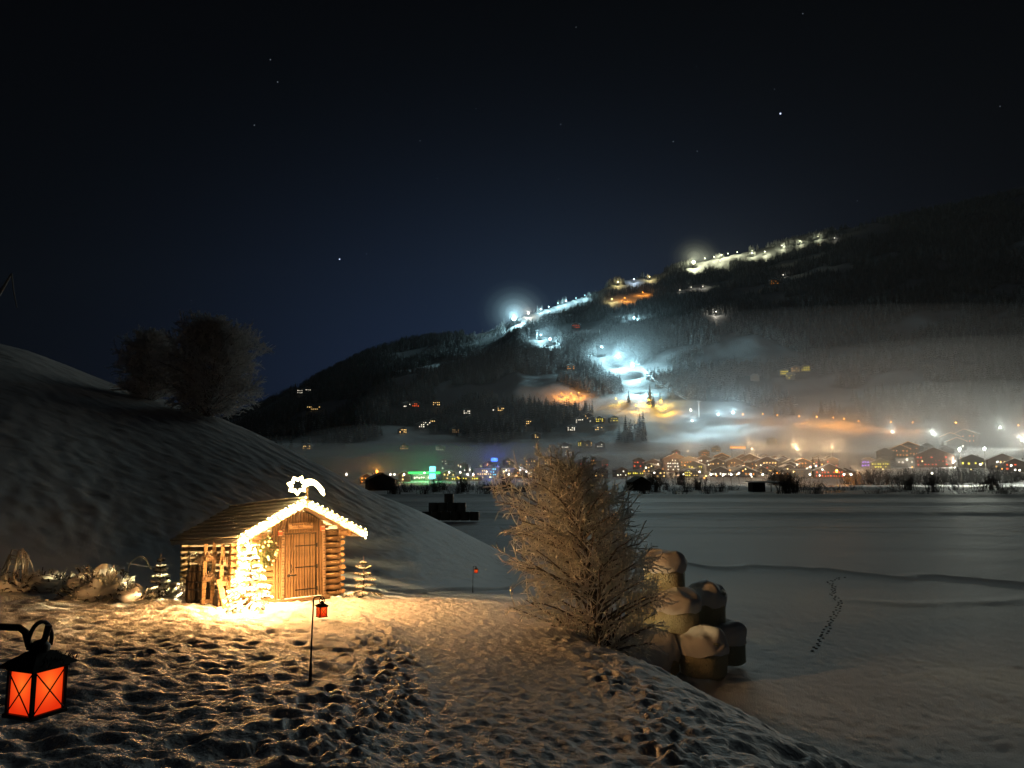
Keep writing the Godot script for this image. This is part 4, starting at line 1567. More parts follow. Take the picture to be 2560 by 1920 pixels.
func field_things() -> void:
	barn("field_barn", "dark little hay barn at the left end of the field, right of the orange farm", "barn", 950, 1216, 330, 11, 7.5, 9, 0.35)
	barn("field_barn", "dark barn end just right of the larch top, before the hedges", "barn", 1596, 1218, 330, 8, 6, 8, 0.2)
	barn("open_shed", "open sided shed with flat roof standing dark at the far field edge", "shed", 1915, 1228, 300, 12, 5.4, 6, 0.0, true)
	# far dark pile of bales
	var b := MB.new()
	b.lathe([Vector2(0.001, 0.0), Vector2(0.58, 0.0), Vector2(0.63, 0.08), Vector2(0.64, 0.6), Vector2(0.63, 1.1), Vector2(0.56, 1.16), Vector2(0.001, 1.18)], 16)
	var bm := b.mesh(mat("dark_wrap", lin(0.10, 0.10, 0.09), 0.5))
	var k := 0
	for tier in 3:
		var xs: Array = [[1066, 1090, 1114, 1138, 1162, 1186], [1083, 1106, 1130, 1153], [1122]][tier]
		for j in xs.size():
			var p := at(xs[j], 1300, 103.0)
			p.y = 6.0 - 103.0 * 0.0565 + tier * 1.17
			k += 1
			var names := ["bottom row of the dark far pile", "upper row of the dark far pile", "top of the dark far pile"]
			var lab := "dark wrapped bale alone on top of the far pile on the field" if tier == 2 else "dark wrapped bale, %s from the left in the %s" % [ordinal(j + 1), names[tier]]
			var o := thing("dark_bale", lab, "hay bale", p, k * 0.7, "pile of dark bales out on the field")
			part("bale", bm, o)
	# hedges and bare bushes along the field edge
	var kinds := [bush_mesh(1, 4.5, 7.0, 46, Color(0.05, 0.05, 0.05)), bush_mesh(2, 3.0, 8.0, 46, Color(0.045, 0.045, 0.045)), bush_mesh(3, 6.5, 6.0, 56, Color(0.05, 0.048, 0.046))]
	var spec := [[985, 1222, 2], [1015, 1226, 0], [1040, 1238, 1], [1062, 1228, 0], [1088, 1232, 2], [1110, 1228, 0], [1140, 1226, 1], [1156, 1232, 2], [1180, 1228, 1], [1215, 1228, 0], [1240, 1226, 1], [1268, 1236, 2], [1290, 1232, 1], [1310, 1236, 0], [1345, 1226, 1], [1610, 1224, 0], [1640, 1228, 2], [1665, 1226, 0], [1690, 1228, 1], [1715, 1228, 0], [1745, 1228, 2], [1770, 1228, 0], [1800, 1230, 0], [1830, 1230, 1], [1965, 1226, 2], [1985, 1228, 2], [2010, 1228, 1], [2040, 1226, 0], [2090, 1228, 1], [2130, 1228, 1], [2190, 1230, 1], [2235, 1230, 1], [2270, 1230, 2], [2300, 1228, 1], [2335, 1230, 2], [2390, 1232, 0], [2410, 1232, 1], [2450, 1234, 0], [2480, 1236, 2], [2510, 1236, 0], [2540, 1236, 1], [2120, 1204, 2], [2140, 1203, 2], [2158, 1203, 0], [2176, 1203, 2], [2196, 1203, 2], [2216, 1203, 2], [2238, 1204, 0], [2256, 1203, 2], [2276, 1203, 2], [2296, 1203, 0], [2318, 1203, 2], [2340, 1204, 2], [2362, 1203, 2], [2384, 1203, 0], [2404, 1203, 2], [2426, 1203, 2], [2448, 1204, 2], [2470, 1203, 0], [2492, 1203, 2], [2514, 1203, 2], [2536, 1203, 2], [2556, 1203, 0], [1935, 1200, 2], [1950, 1201, 2], [1968, 1201, 2], [1700, 1203, 2], [1630, 1203, 2], [1655, 1202, 0]]
	for i in spec.size():
		var s: Array = spec[i]
		var p := at(s[0], s[1], 250.0 + 40.0 * (i % 3) if s[1] > 1212 else 500.0 + 12.0 * (i % 3))
		p.y = ground_y(p) - 0.1
		var o := part("bare_bush", kinds[s[2]], self, Transform3D(Basis(Vector3.UP, i * 1.3).scaled(Vector3.ONE * rng.randf_range(0.8, 1.15) * (1.0 if s[1] > 1212 else 1.55)), p))
		tag(o, "bare dark %s at the field edge, %s from the left" % [["bush", "low hedge bush", "small tree"][s[2]], ordinal(i + 1)], "bush", "bare bushes along the far field edge")
	# trail of small dark footprints across the field
	var f := MB.new()
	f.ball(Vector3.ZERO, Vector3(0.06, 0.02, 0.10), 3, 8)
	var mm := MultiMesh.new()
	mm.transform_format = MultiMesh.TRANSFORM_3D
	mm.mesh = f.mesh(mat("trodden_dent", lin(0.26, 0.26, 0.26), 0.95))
	var path := [[2035, 1630], [2060, 1590], [2085, 1545], [2100, 1512], [2092, 1500], [2082, 1486], [2086, 1470], [2074, 1455], [2100, 1446], [2120, 1444]]
	var places := []
	for i in path.size() - 1:
		var a := spot(path[i][0], path[i][1])
		var c := spot(path[i + 1][0], path[i + 1][1])
		var n := int(a.distance_to(c) / 0.30)
		for j in n:
			var p := a.lerp(c, float(j) / n) + Vector3((0.07 if j % 2 else -0.07) + rng.randf_range(-0.06, 0.06), 0, rng.randf_range(-0.08, 0.08))
			p.y = ground_y(p) + 0.005
			places.append(Transform3D(Basis(Vector3.UP, atan2(c.x - a.x, c.z - a.z)), p))
	mm.instance_count = places.size()
	for i in places.size():
		mm.set_instance_transform(i, places[i])
	var o := MultiMeshInstance3D.new()
	o.name = "footprint_trail"
	o.multimesh = mm
	add_child(o)
	o.set_meta("kind", "stuff")
	tag(o, "winding trail of small dark footprints across the snowy field", "footprints")

func spot(px: float, py: float) -> Vector3:      # where the sight line meets the near ground
	var d := 4.0
	while d < 400.0:
		var p := at(px, py, d)
		if p.y <= near_h(p.x, p.z, false):
			return p
		d *= 1.01
	return at(px, py, 100.0)

# ---------------------------------------------------------------- houses
var box_win: Dictionary = {}

func win_mesh(key: String, color: Color, energy: float) -> ArrayMesh:
	if not box_win.has(key):
		var b := MB.new()
		b.box(Vector3.ZERO, Vector3(1, 1, 1))
		box_win[key] = b.mesh(glow("window_" + key, color, energy))
	return box_win[key]

func house(called: String, label: String, category: String, group: String, p: Vector3, w: float, h: float, dep: float, turn: float, wall: Color, win: String, cols: int, rows: int, share: float, flat := false, outline := "") -> Node3D:
	var o := thing(called, label, category, p, turn, group)
	var m := MB.new()
	m.box(Vector3(0, h / 2 - 1.0, 0), Vector3(w, h + 2.0, dep))
	var rise := w * 0.22
	if not flat:
		m.tri(Vector3(-w / 2, h, dep / 2), Vector3(w / 2, h, dep / 2), Vector3(0, h + rise, dep / 2))
		m.tri(Vector3(w / 2, h, -dep / 2), Vector3(-w / 2, h, -dep / 2), Vector3(0, h + rise, -dep / 2))
	part("wall", m.mesh(mat("wall_" + wall.to_html(false), wall, 0.9)), o)
	var r := MB.new()
	var rs := mat("roof_snow", lin(0.72, 0.73, 0.75), 0.8)
	if flat:
		r.box(Vector3(0, h + 0.2, 0), Vector3(w + 0.8, 0.4, dep + 0.8))
	else:
		for s: float in [-1.0, 1.0]:
			var t := atan2(rise, w / 2)
			var l := w / 2 / cos(t) + 1.2
			r.box(Vector3(s * (l / 2) * cos(t), h + rise - (l / 2) * sin(t) + 0.22, 0), Vector3(l, 0.35, dep + 2.4), Basis(Vector3.BACK, -s * t))
	var roof := part("roof", r.mesh(rs), o)
	var c := MB.new()
	c.box(Vector3(w * 0.2, h + rise * 0.75, -dep * 0.2), Vector3(0.8, 2.0, 0.8))
	part("chimney", c.mesh(mat("chimney", lin(0.12, 0.11, 0.10), 0.9)), roof)
	var wm: ArrayMesh = box_win[win]
	for i in cols:
		for j in rows:
			if rng.randf() < share * 0.85:
				var x := (i + 0.5) / cols * w * 0.9 - w * 0.45
				var y := (j + 0.55) / rows * h * 0.94
				part("window", wm, o, Transform3D(Basis.from_scale(Vector3(minf(1.25, w * 0.45 / cols) * rng.randf_range(0.55, 1.1), minf(1.4, h * 0.38 / rows) * rng.randf_range(0.6, 1.05), 0.06)), Vector3(x + rng.randf_range(-0.3, 0.3), y + rng.randf_range(-0.2, 0.2), dep / 2 + 0.04)))
	if rows > 1 and not flat:
		var bal := MB.new()
		bal.box(Vector3(0, h * 0.48, dep / 2 + 0.6), Vector3(w * 0.92, 0.5, 0.12))
		bal.box(Vector3(0, h * 0.45, dep / 2 + 0.3), Vector3(w * 0.92, 0.12, 0.6))
		part("balcony", bal.mesh(mats["barn_wood"]), o)
	if outline != "":
		var e := MB.new()
		for s: float in [-1.0, 1.0]:
			var a := Vector3(0, h + rise - 0.1, dep / 2 + 1.3)
			var b := Vector3(s * (w / 2 + 1.0), h - rise * 0.12 - 0.1, dep / 2 + 1.3)
			e.tube([a, b], [0.14, 0.14], 4)
		part("light_strip", e.mesh(glow("strip_" + outline, {"amber": Color(1.0, 0.68, 0.25), "white": Color(0.95, 0.97, 1.0)}[outline], 1.6 if outline == "amber" else 0.5)), o)
	return o

func town() -> void:
	win_mesh("warm", Color(1.0, 0.80, 0.48), 3.0)
	win_mesh("amber", Color(1.0, 0.62, 0.22), 2.4)
	win_mesh("white", Color(1.0, 0.95, 0.85), 3.2)
	win_mesh("yellow", Color(1.0, 0.90, 0.30), 3.2)
	win_mesh("red", Color(1.0, 0.36, 0.16), 2.2)
	win_mesh("blue", Color(0.25, 0.45, 1.0), 3.5)
	win_mesh("cyan", Color(0.45, 0.90, 1.0), 3.5)
	win_mesh("green", Color(0.18, 1.0, 0.38), 2.5)
	win_mesh("violet", Color(0.62, 0.45, 1.0), 4.0)
	win_mesh("dim", Color(1.0, 0.8, 0.55), 0.5)
	var ws := [lin(0.30, 0.28, 0.25), lin(0.10, 0.07, 0.05), lin(0.20, 0.14, 0.10), lin(0.42, 0.40, 0.36)]
	# px, py of the base, width, height, depth, flat, wall, window, columns, rows, share lit, outline, label
	var spec := [
		[922, 1208, 15, 7, 12, 0, 1, "amber", 4, 2, 0.8, "", "orange lit farmhouse alone at the left end of the valley"],
		[1012, 1203, 13, 8, 11, 0, 2, "warm", 4, 2, 0.4, "", "dim house behind the bushes, left of the green lit station"],
		[1064, 1201, 26, 6, 12, 1, 3, "white", 9, 1, 0.9, "", "long white lit building under the green lit roof band"],
		[1120, 1200, 14, 8, 11, 0, 2, "warm", 4, 2, 0.4, "", "dim house right of the green lit station"],
		[1165, 1201, 34, 4, 12, 1, 0, "yellow", 12, 1, 0.9, "", "long low hall with pale yellow glazing at the field edge"],
		[1203, 1197, 22, 11, 13, 1, 3, "warm", 8, 3, 0.85, "", "three storey hotel with rows of warm windows left of the blue tower"],
		[1236, 1197, 9, 13, 9, 1, 3, "cyan", 3, 4, 0.9, "", "small tower lit cyan and blue"],
		[1266, 1196, 14, 11, 12, 1, 0, "warm", 4, 3, 0.7, "", "flat roofed block right of the blue tower"],
		[1302, 1195, 20, 8, 12, 0, 1, "amber", 6, 2, 0.8, "", "broad chalet lit amber at the left of the larch top"],
		[1345, 1192, 16, 9, 12, 0, 2, "warm", 5, 3, 0.6, "", "warm lit house behind the left twigs of the larch"],
		[1395, 1193, 16, 9, 12, 0, 0, "warm", 5, 3, 0.7, "", "pale house with yellow windows behind the larch top"],
		[1440, 1194, 15, 8, 12, 0, 1, "warm", 4, 2, 0.5, "", "dark chalet behind the middle of the larch top"],
		[1500, 1194, 16, 8, 12, 0, 1, "warm", 4, 2, 0.5, "", "dark chalet behind the right half of the larch top"],
		[1550, 1192, 13, 8, 12, 0, 2, "white", 4, 2, 0.4, "", "house with white windows at the right edge of the larch"],
		[1580, 1188, 30, 4, 10, 1, 0, "yellow", 14, 1, 1.0, "", "low hall with one bright yellow strip of glazing right of the larch"],
		[1598, 1171, 13, 9, 11, 0, 1, "red", 4, 2, 0.8, "", "little chalet glowing orange above the yellow strip hall"],
		[1630, 1178, 16, 10, 12, 0, 2, "warm", 5, 3, 0.6, "", "house with scattered warm windows right of the orange chalet"],
		[1648, 1194, 15, 7, 12, 0, 1, "warm", 4, 2, 0.7, "", "low dark house at the field edge under the scattered windows"],
		[1684, 1178, 26, 14, 14, 0, 2, "white", 9, 4, 0.8, "", "big hotel with four rows of white windows"],
		[1690, 1164, 16, 9, 12, 0, 1, "amber", 5, 2, 0.9, "", "amber lit chalet peeping over the big white windowed hotel"],
		[1722, 1178, 20, 12, 13, 0, 0, "amber", 6, 3, 0.85, "", "amber windowed hotel beside the brightest yellow house"],
		[1740, 1184, 20, 9, 13, 0, 3, "yellow", 7, 3, 0.95, "", "brightest yellow lit house in the middle of the town"],
		[1762, 1172, 16, 11, 12, 0, 2, "white", 5, 3, 0.8, "", "tall house with white windows right of the bright yellow one"],
		[1790, 1178, 18, 10, 12, 0, 1, "warm", 6, 3, 0.7, "", "brown hotel with three rows of warm windows"],
		[1806, 1192, 22, 6, 12, 0, 2, "white", 7, 1, 0.9, "", "low house with a row of round white lights at the field edge"],
		[1805, 1162, 16, 9, 12, 0, 1, "amber", 5, 2, 0.9, "amber", "chalet with amber arched gable above the low white lights"],
		[1832, 1176, 16, 10, 12, 0, 2, "warm", 5, 3, 0.6, "", "house of warm windows under the orange roof bar"],
		[1862, 1166, 18, 9, 12, 0, 2, "yellow", 6, 2, 0.9, "", "house with yellow lights along its top right of the orange bar"],
		[1880, 1172, 22, 11, 13, 0, 1, "amber", 8, 3, 0.9, "", "large amber lit hotel in the right half of the town"],
		[1868, 1192, 20, 6, 12, 0, 1, "amber", 7, 1, 0.9, "", "low amber lit front at the field edge below the amber hotel"],
		[1920, 1178, 22, 11, 13, 0, 2, "warm", 7, 3, 0.6, "white", "hotel with pale outlined gable, left of the blue lit house"],
		[1950, 1177, 18, 10, 13, 0, 0, "dim", 6, 3, 0.7, "white", "dim hotel with pale outlined gable right of its twin"],
		[1975, 1178, 17, 9, 12, 0, 3, "violet", 6, 1, 0.9, "", "house with violet and blue lights on its ground floor"],
		[2005, 1178, 16, 10, 12, 0, 2, "amber", 5, 3, 0.8, "amber", "chalet with glowing amber gable left of the dark firs"],
		[1990, 1195, 30, 9, 12, 1, 0, "dim", 9, 2, 0.6, "", "long dim hall with greenish windows at the field edge"],
		[2072, 1195, 30, 8, 13, 0, 2, "red", 10, 2, 0.9, "", "long house glowing orange red beside the orange street lamp"],
		[2118, 1192, 14, 6, 12, 0, 1, "white", 3, 1, 1.0, "", "low shed with two white lights right of the orange red house"],
		[2172, 1168, 14, 7, 12, 0, 0, "violet", 5, 2, 0.9, "", "house lit violet and white on the right hill foot"],
		[2200, 1171, 18, 6, 12, 0, 3, "yellow", 7, 2, 1.0, "", "yellow lit house right of the violet one"],
		[2212, 1148, 15, 8, 12, 0, 0, "dim", 4, 2, 0.5, "", "pale snowy roofed house above the yellow one"],
		[2246, 1144, 17, 9, 13, 0, 1, "amber", 5, 2, 0.9, "amber", "chalet with amber outlined gable, leftmost on the right hill foot"],
		[2279, 1142, 19, 11, 13, 0, 1, "amber", 6, 2, 1.0, "amber", "chalet with fully glowing amber front on the right hill foot"],
		[2276, 1166, 26, 8, 13, 1, 3, "white", 8, 1, 0.6, "", "pale flat building with one blue lamp below the amber chalets"],
		[2315, 1136, 15, 8, 12, 0, 0, "dim", 4, 2, 0.5, "", "dim pale house right of the glowing amber chalets"],
		[2338, 1166, 34, 11, 14, 0, 2, "red", 10, 3, 0.6, "", "big hotel with tall red lit balconies"],
		[2364, 1140, 14, 7, 12, 0, 0, "dim", 4, 2, 0.4, "", "dim house with snowy roof above the red lit hotel"],
		[2374, 1112, 17, 8, 12, 0, 1, "dim", 4, 2, 0.3, "amber", "upper chalet with amber roof edge at the right, in the mist"],
		[2389, 1124, 17, 8, 12, 0, 1, "dim", 4, 2, 0.3, "amber", "lower chalet with amber roof edge at the right, in the mist"],
		[2418, 1110, 20, 10, 13, 0, 1, "amber", 6, 2, 1.0, "amber", "highest chalet with glowing amber front at the right, in the mist"],
		[2432, 1168, 24, 7, 13, 0, 1, "yellow", 4, 1, 1.0, "", "dark house with yellow lit posts under the white snow strip"],
		[2505, 1172, 24, 9, 14, 0, 1, "warm", 6, 2, 0.4, "", "dark house beneath the arc of white lamps at the right edge"],
		[2545, 1178, 18, 8, 14, 0, 1, "red", 5, 2, 0.5, "", "house with reddish windows at the right edge"],
	]
	for s: Array in spec:
		var p := land(s[0], s[1])
		var turn := atan2(-p.x, -p.z) + PI + rng.randf_range(-0.35, 0.35)
		turn = atan2(EYE.x - p.x, EYE.z - p.z) + rng.randf_range(-0.3, 0.3)
		var k: float = p.length() / 680.0 * 0.78
		house("town_house", s[12], "house", "houses of the valley town", p, s[2] * k, s[3] * k, s[4], turn, ws[s[6]], s[7], s[8], s[9], s[10], s[5] == 1, s[11])
	# smaller chalets that fill the rows
	var rh := RandomNumberGenerator.new()
	rh.seed = 77
	var xs := []
	for i in 46:
		xs.append(rh.randf_range(1590, 2080) if i < 34 else rh.randf_range(1100, 1560))
	xs.sort()
	for i in xs.size():
		var p := land(xs[i], rh.randf_range(1160, 1194))
		var k: float = p.length() / 680.0
		house("small_house", "small chalet with few lit windows in the town rows, %s from the left" % ordinal(i + 1), "house", "small chalets filling the town rows", p, rh.randf_range(7.0, 11.0) * k, rh.randf_range(4.0, 7.0) * k, 9.0, atan2(-p.x, -p.z) + rh.randf_range(-0.8, 0.8), ws[[1, 2, 1, 0][i % 4]], ["warm", "amber", "white", "warm", "yellow", "red"][rh.randi() % 6], 4, 2, 0.6)
	# green lit station roof band, its bright sign and the blue tower head
	var g := land(1066, 1201)
	var gt := atan2(-g.x, -g.z)
	var st := thing("station_canopy", "green lit canopy of the filling station at the valley left", "canopy", g + Vector3(0, 0, 14), gt)
	var cm := MB.new()
	for x: float in [-9.0, 0.0, 9.0]:
		cm.box(Vector3(x, 2.6, 0), Vector3(0.4, 5.2, 0.4))
	part("post", cm.mesh(mats["chimney"]), st)
	part("light_band", win_mesh("green", Color.GREEN, 2.5), st, Transform3D(Basis.from_scale(Vector3(24, 1.5, 9)), Vector3(0, 5.9, 0)))
	lamp(st, Vector3(0, 9.5, 3), 260.0, Color(0.3, 1.0, 0.5), 1.0)
	lamp(st, Vector3(0, 3.5, 6), 60.0, WHITE_L, 1.0)
	var tw := thing("lit_sign_pillar", "tall pale cyan sign pillar right of the green canopy", "sign", land(1086, 1201) + Vector3(0, 0, 16), gt)
	part("lit_panel", win_mesh("cyan", Color.CYAN, 3.5), tw, Transform3D(Basis.from_scale(Vector3(4.5, 9.5, 1.2)), Vector3(0, 6.0, 0)))
	var tb := MB.new()
	tb.box(Vector3(0, 0.3, 0), Vector3(3, 2.6, 1.0))
	part("foot", tb.mesh(mats["chimney"]), tw)
	var bl := thing("lit_sign", "blue lit sign crowning the cyan tower", "sign", land(1236, 1197) + Vector3(0, 15.5, 5), 0.0)
	part("lit_panel", win_mesh("blue", Color.BLUE, 3.5), bl, Transform3D(Basis.from_scale(Vector3(5, 2.6, 1)), Vector3.ZERO))
	lamp(bl, Vector3(0, 2.5, 2), 320.0, Color(0.25, 0.4, 1.0), 1.0)
	var ob := thing("lit_roof_bar", "orange lit bar high over the town, above the warm windows", "sign", land(1846, 1160) + Vector3(0, 16, 0), 0.0)
	part("lit_panel", win_mesh("amber", Color.ORANGE, 2.4), ob, Transform3D(Basis.from_scale(Vector3(15, 1.6, 1)), Vector3.ZERO))
	var om := MB.new()
	for x: float in [-6.0, 6.0]:
		om.box(Vector3(x, -8.4, 0), Vector3(0.5, 15, 0.5))
	part("post", om.mesh(mats["chimney"]), ob)
	# two tall dark firs in the town
	for k in 2:
		var p := land([2034, 2049][k], 1194)
		var c := part("tall_fir", conifer_mesh(70 + k, 12, Color(0.02, 0.025, 0.02), Color(0.04, 0.045, 0.045)), self, Transform3D(Basis.from_scale(Vector3(12, 18, 12)), p))
		tag(c, ["left of two tall dark firs among the right town houses", "right of two tall dark firs among the right town houses"][k], "fir tree", "tall firs in the town")

func lamp_post(called: String, label: String, category: String, group: String, px: float, py: float, h: float, rad: float, e: float, c: Color, glow_e: float) -> Node3D:
	var p := land(px, py, h)
	var o := thing(called, label, category, p, 0.0, group)
	var key := "%s_%.1f_%.0f" % [c.to_html(false), rad, h]
	if not box_win.has(key):
		var b := MB.new()
		b.ball(Vector3.ZERO, Vector3.ONE * rad, 5, 8)
		box_win[key] = b.mesh(glow("lamp_glow_" + key, c, glow_e))
		var m := MB.new()
		m.tube([Vector3(0, -1, 0), Vector3(0, h - rad * 0.9, 0)], [0.12, 0.08], 5)
		box_win[key + "_pole"] = m.mesh(mats["chimney"])
	part("pole", box_win[key + "_pole"], o)
	part("lamp_head", box_win[key], o, Transform3D(Basis(), Vector3(0, h, 0)))
	sites.append(p * 0.985)
	lamp(o, Vector3(0, h + rad + 0.25, rad), e, c, 0.4)
	return o

func street_lamps() -> void:
	var white := [[866, 1190], [976, 1193], [986, 1186], [1010, 1190], [1061, 1182], [1123, 1181], [1151, 1181], [1169, 1190], [1183, 1196], [1265, 1176], [1272, 1195], [1300, 1175], [1316, 1179], [1324, 1183], [1344, 1168], [1615, 1169], [1636, 1182], [1709, 1193], [1749, 1180], [1777, 1189], [1809, 1189], [1828, 1189], [1847, 1183], [1877, 1188], [1907, 1191], [2017, 1173], [2025, 1190], [2026, 1168], [2040, 1165], [2056, 1174], [2110, 1190], [2128, 1190], [2259, 1147], [2267, 1149], [2294, 1147], [2302, 1142], [2330, 1183], [2368, 1122], [2398, 1129], [2407, 1116], [2383, 1157], [2452, 1161], [2493, 1155], [2500, 1152], [2508, 1149], [2516, 1146], [2524, 1149], [2532, 1152], [2541, 1154], [2528, 1164], [2538, 1175], [2549, 1176]]
	for i in white.size():
		var w: Array = white[i]
		lamp_post("street_lamp", "white glowing street lamp over the valley town, %s from the left" % ordinal(i + 1), "street lamp", "white street lamps of the valley town", w[0], w[1], 7.0, 0.62, TOWN_E * (2.0 if i in [7, 17, 20, 25, 33] else 1.0), WHITE_L, 7.0)
	var rw := RandomNumberGenerator.new()
	rw.seed = 31
	var xs := []
	for i in 78:
		xs.append(rw.randf_range(1600, 2060) if i < 46 else (rw.randf_range(1100, 1420) if i < 68 else rw.randf_range(2180, 2540)))
	xs.sort()
	for i in xs.size():
		lamp_post("courtyard_lamp", "small warm lamp between the town houses, %s from the left" % ordinal(i + 1), "lamp", "small warm lamps among the town houses", xs[i], rw.randf_range(1158, 1196) if xs[i] < 2100 else rw.randf_range(1140, 1180), [3.0, 4.5, 6.0, 8.0][i % 4], 0.42, 2.0, [WHITE_L, AMBER_L, Color(1.0, 0.85, 0.55)][i % 3], 8.0)
	var amber := [[942, 1200, 1.0, "orange lamp by the farmhouse at the left end of the valley"], [2092, 1188, 3.0, "strong orange street lamp beside the long orange red house"], [1857, 1036, 1.0, "leftmost lamp of the orange lit road across the slope"], [1907, 1035, 1.4, "second lamp from the left on the orange slope road"], [1943, 1038, 0.6, "third lamp from the left on the orange slope road"], [1998, 1041, 1.2, "fourth lamp from the left on the orange slope road"], [2042, 1043, 1.4, "fifth lamp from the left on the orange slope road"], [2083, 1044, 1.4, "sixth lamp from the left on the orange slope road"], [2110, 1047, 1.4, "seventh lamp from the left on the orange slope road"], [2146, 1053, 1.0, "eighth lamp from the left on the orange slope road"], [2227, 1055, 1.0, "ninth lamp from the left on the orange slope road"], [2282, 1056, 0.8, "tenth lamp from the left on the orange slope road"], [2390, 1057, 1.0, "eleventh lamp from the left, deep in the mist on the slope road"], [2546, 1063, 1.0, "last lamp of the slope road at the right edge in the mist"], [1720, 1128, 5.0, "amber lamp added to warm the mist behind the brightest yellow house"], [1880, 1122, 7.0, "amber lamp added to warm the mist above the large amber hotel"], [1990, 1122, 8.0, "lamp added to warm mist above the chalet left of the dark firs"], [2080, 1120, 8.0, "amber lamp added to warm the mist above the dark firs"], [1404, 984, 1.2, "left of three orange lamps under the dark wood"], [1428, 984, 1.2, "middle of three orange lamps under the dark wood"], [1447, 982, 1.4, "right of three orange lamps under the dark wood"]]
	for s: Array in amber:  # the tall pale ones up the slope are added to warm the mist
		lamp_post("orange_lamp", s[3], "street lamp", "orange road lamps", s[0], s[1], 20.0 if s[1] > 1118 and s[1] < 1130 else 9.0, 0.55 if s[1] > 1118 and s[1] < 1130 else 0.95, (150.0 if s[1] > 1118 and s[1] < 1130 else 420.0) * s[2], Color(1.0, 0.80, 0.58) if s[1] > 1118 and s[1] < 1130 else AMBER_L, 5.0)

const TOWN_E := 22.0

var sites := []

func slope_houses() -> void:
	var ws := [lin(0.25, 0.23, 0.20), lin(0.08, 0.06, 0.045)]
	var spec := [[752, 985, "white", "leftmost lit house high on the dark left slope"], [769, 983, "white", "bright white lit house beside the leftmost one"], [778, 1026, "warm", "small lit house under the two leftmost ones"], [791, 1026, "warm", "twin of the small lit house under the leftmost ones"], [769, 1124, "warm", "lit house just over the mist left of the hut ridge"], [1015, 1019, "white", "round white lit house, left of the red one on the slope"], [1037, 1018, "red", "red lit house on the left slope"], [1092, 1015, "warm", "lit farmhouse right of the red house"], [1082, 1061, "warm", "upper right house of the string of lights on the left slope"], [1068, 1065, "white", "middle house of the string of lights on the left slope"], [1052, 1070, "white", "lower left house of the string of lights on the left slope"], [1006, 1083, "warm", "long low house with a strip of lit windows on the left slope"], [1009, 1124, "warm", "lit house at the upper edge of the left mist"], [1101, 1127, "white", "white lit house at the upper edge of the mist, right of the other"], [1165, 1036, "white", "dim white house in the middle of the left slope"], [1240, 1028, "white", "left of two small white houses under the wood"], [1250, 1029, "warm", "right of two small white houses under the wood"], [1136, 1083, "dim", "dim house in the meadows below the two small white houses"], [1320, 1062, "warm", "lit house above the larch, left side"], [1340, 1096, "warm", "lit house close above the larch tip"], [1450, 1058, "white", "house with one round white light in the meadow hamlet"], [1473, 1048, "warm", "upper house of the meadow hamlet"], [1484, 1056, "white", "middle house of the meadow hamlet"], [1501, 1056, "yellow", "house with yellow lit front in the meadow hamlet"], [1533, 1055, "yellow", "long house with yellow strip of windows in the meadow hamlet"], [1427, 1078, "white", "white lit house below the hamlet, left"], [1495, 1077, "warm", "house with two rows of lit windows below the hamlet"], [1455, 1116, "yellow", "yellow lit house right of the larch tip"], [1470, 1116, "warm", "warm lit house right of the yellow one over the larch"], [1500, 1119, "white", "house with a row of small white lights over the larch"], [1416, 1121, "white", "white lit house left of the larch tip"], [1422, 1140, "white", "white lit house behind the larch tip"], [1440, 822, "red", "red lit hut high in the dark wood"], [1426, 925, "amber", "amber lit house alone in the dark wood"], [1958, 938, "yellow", "left yellow house of the hamlet on the right shoulder"], [1976, 948, "yellow", "lower yellow house of the hamlet on the right shoulder"], [1990, 930, "warm", "middle warm house of the hamlet on the right shoulder"], [2015, 928, "yellow", "right yellow house of the hamlet on the right shoulder"], [1888, 951, "dim", "dim house left of the hamlet on the right shoulder"], [1935, 712, "amber", "amber lit house high on the dark upper slope"], [1930, 1110, "dim", "dim house in the warm mist over the town"], [1690, 1140, "red", "reddish lit house on the slope over the big hotel"], [1760, 1140, "amber", "amber lit house on the slope over the brightest yellow house"], [1790, 1130, "warm", "warm lit house on the misty slope over the town"]]
	for s: Array in spec:
		var p := land(s[0], s[1])
		var k := p.length() / 1000.0
		sites.append(p * 0.985)
		house("slope_house", s[3], "house", "lit houses scattered on the slopes", p, 11.0 * k, 5.5 * k, 9.0, atan2(-p.x, -p.z) + rng.randf_range(-0.4, 0.4), ws[rng.randi() % 2], s[2], 4 if s[0] != 1533 else 9, 2, 0.75)
	var dots := [[1958, 687, "lone white lamp high on the dark upper slope"], [1700, 725, "left of three faint lamps on the dark upper slope"], [1728, 718, "middle of three faint lamps on the dark upper slope"], [1757, 716, "right of three faint lamps on the dark upper slope"], [2086, 595, "last small lamp at the dark right end of the ridge"]]
	for s: Array in dots:
		lamp_post("yard_lamp", s[2], "lamp", "single lamps on the upper slope", s[0], s[1], 7.0, 1.2, 60.0, WHITE_L, 3.0)

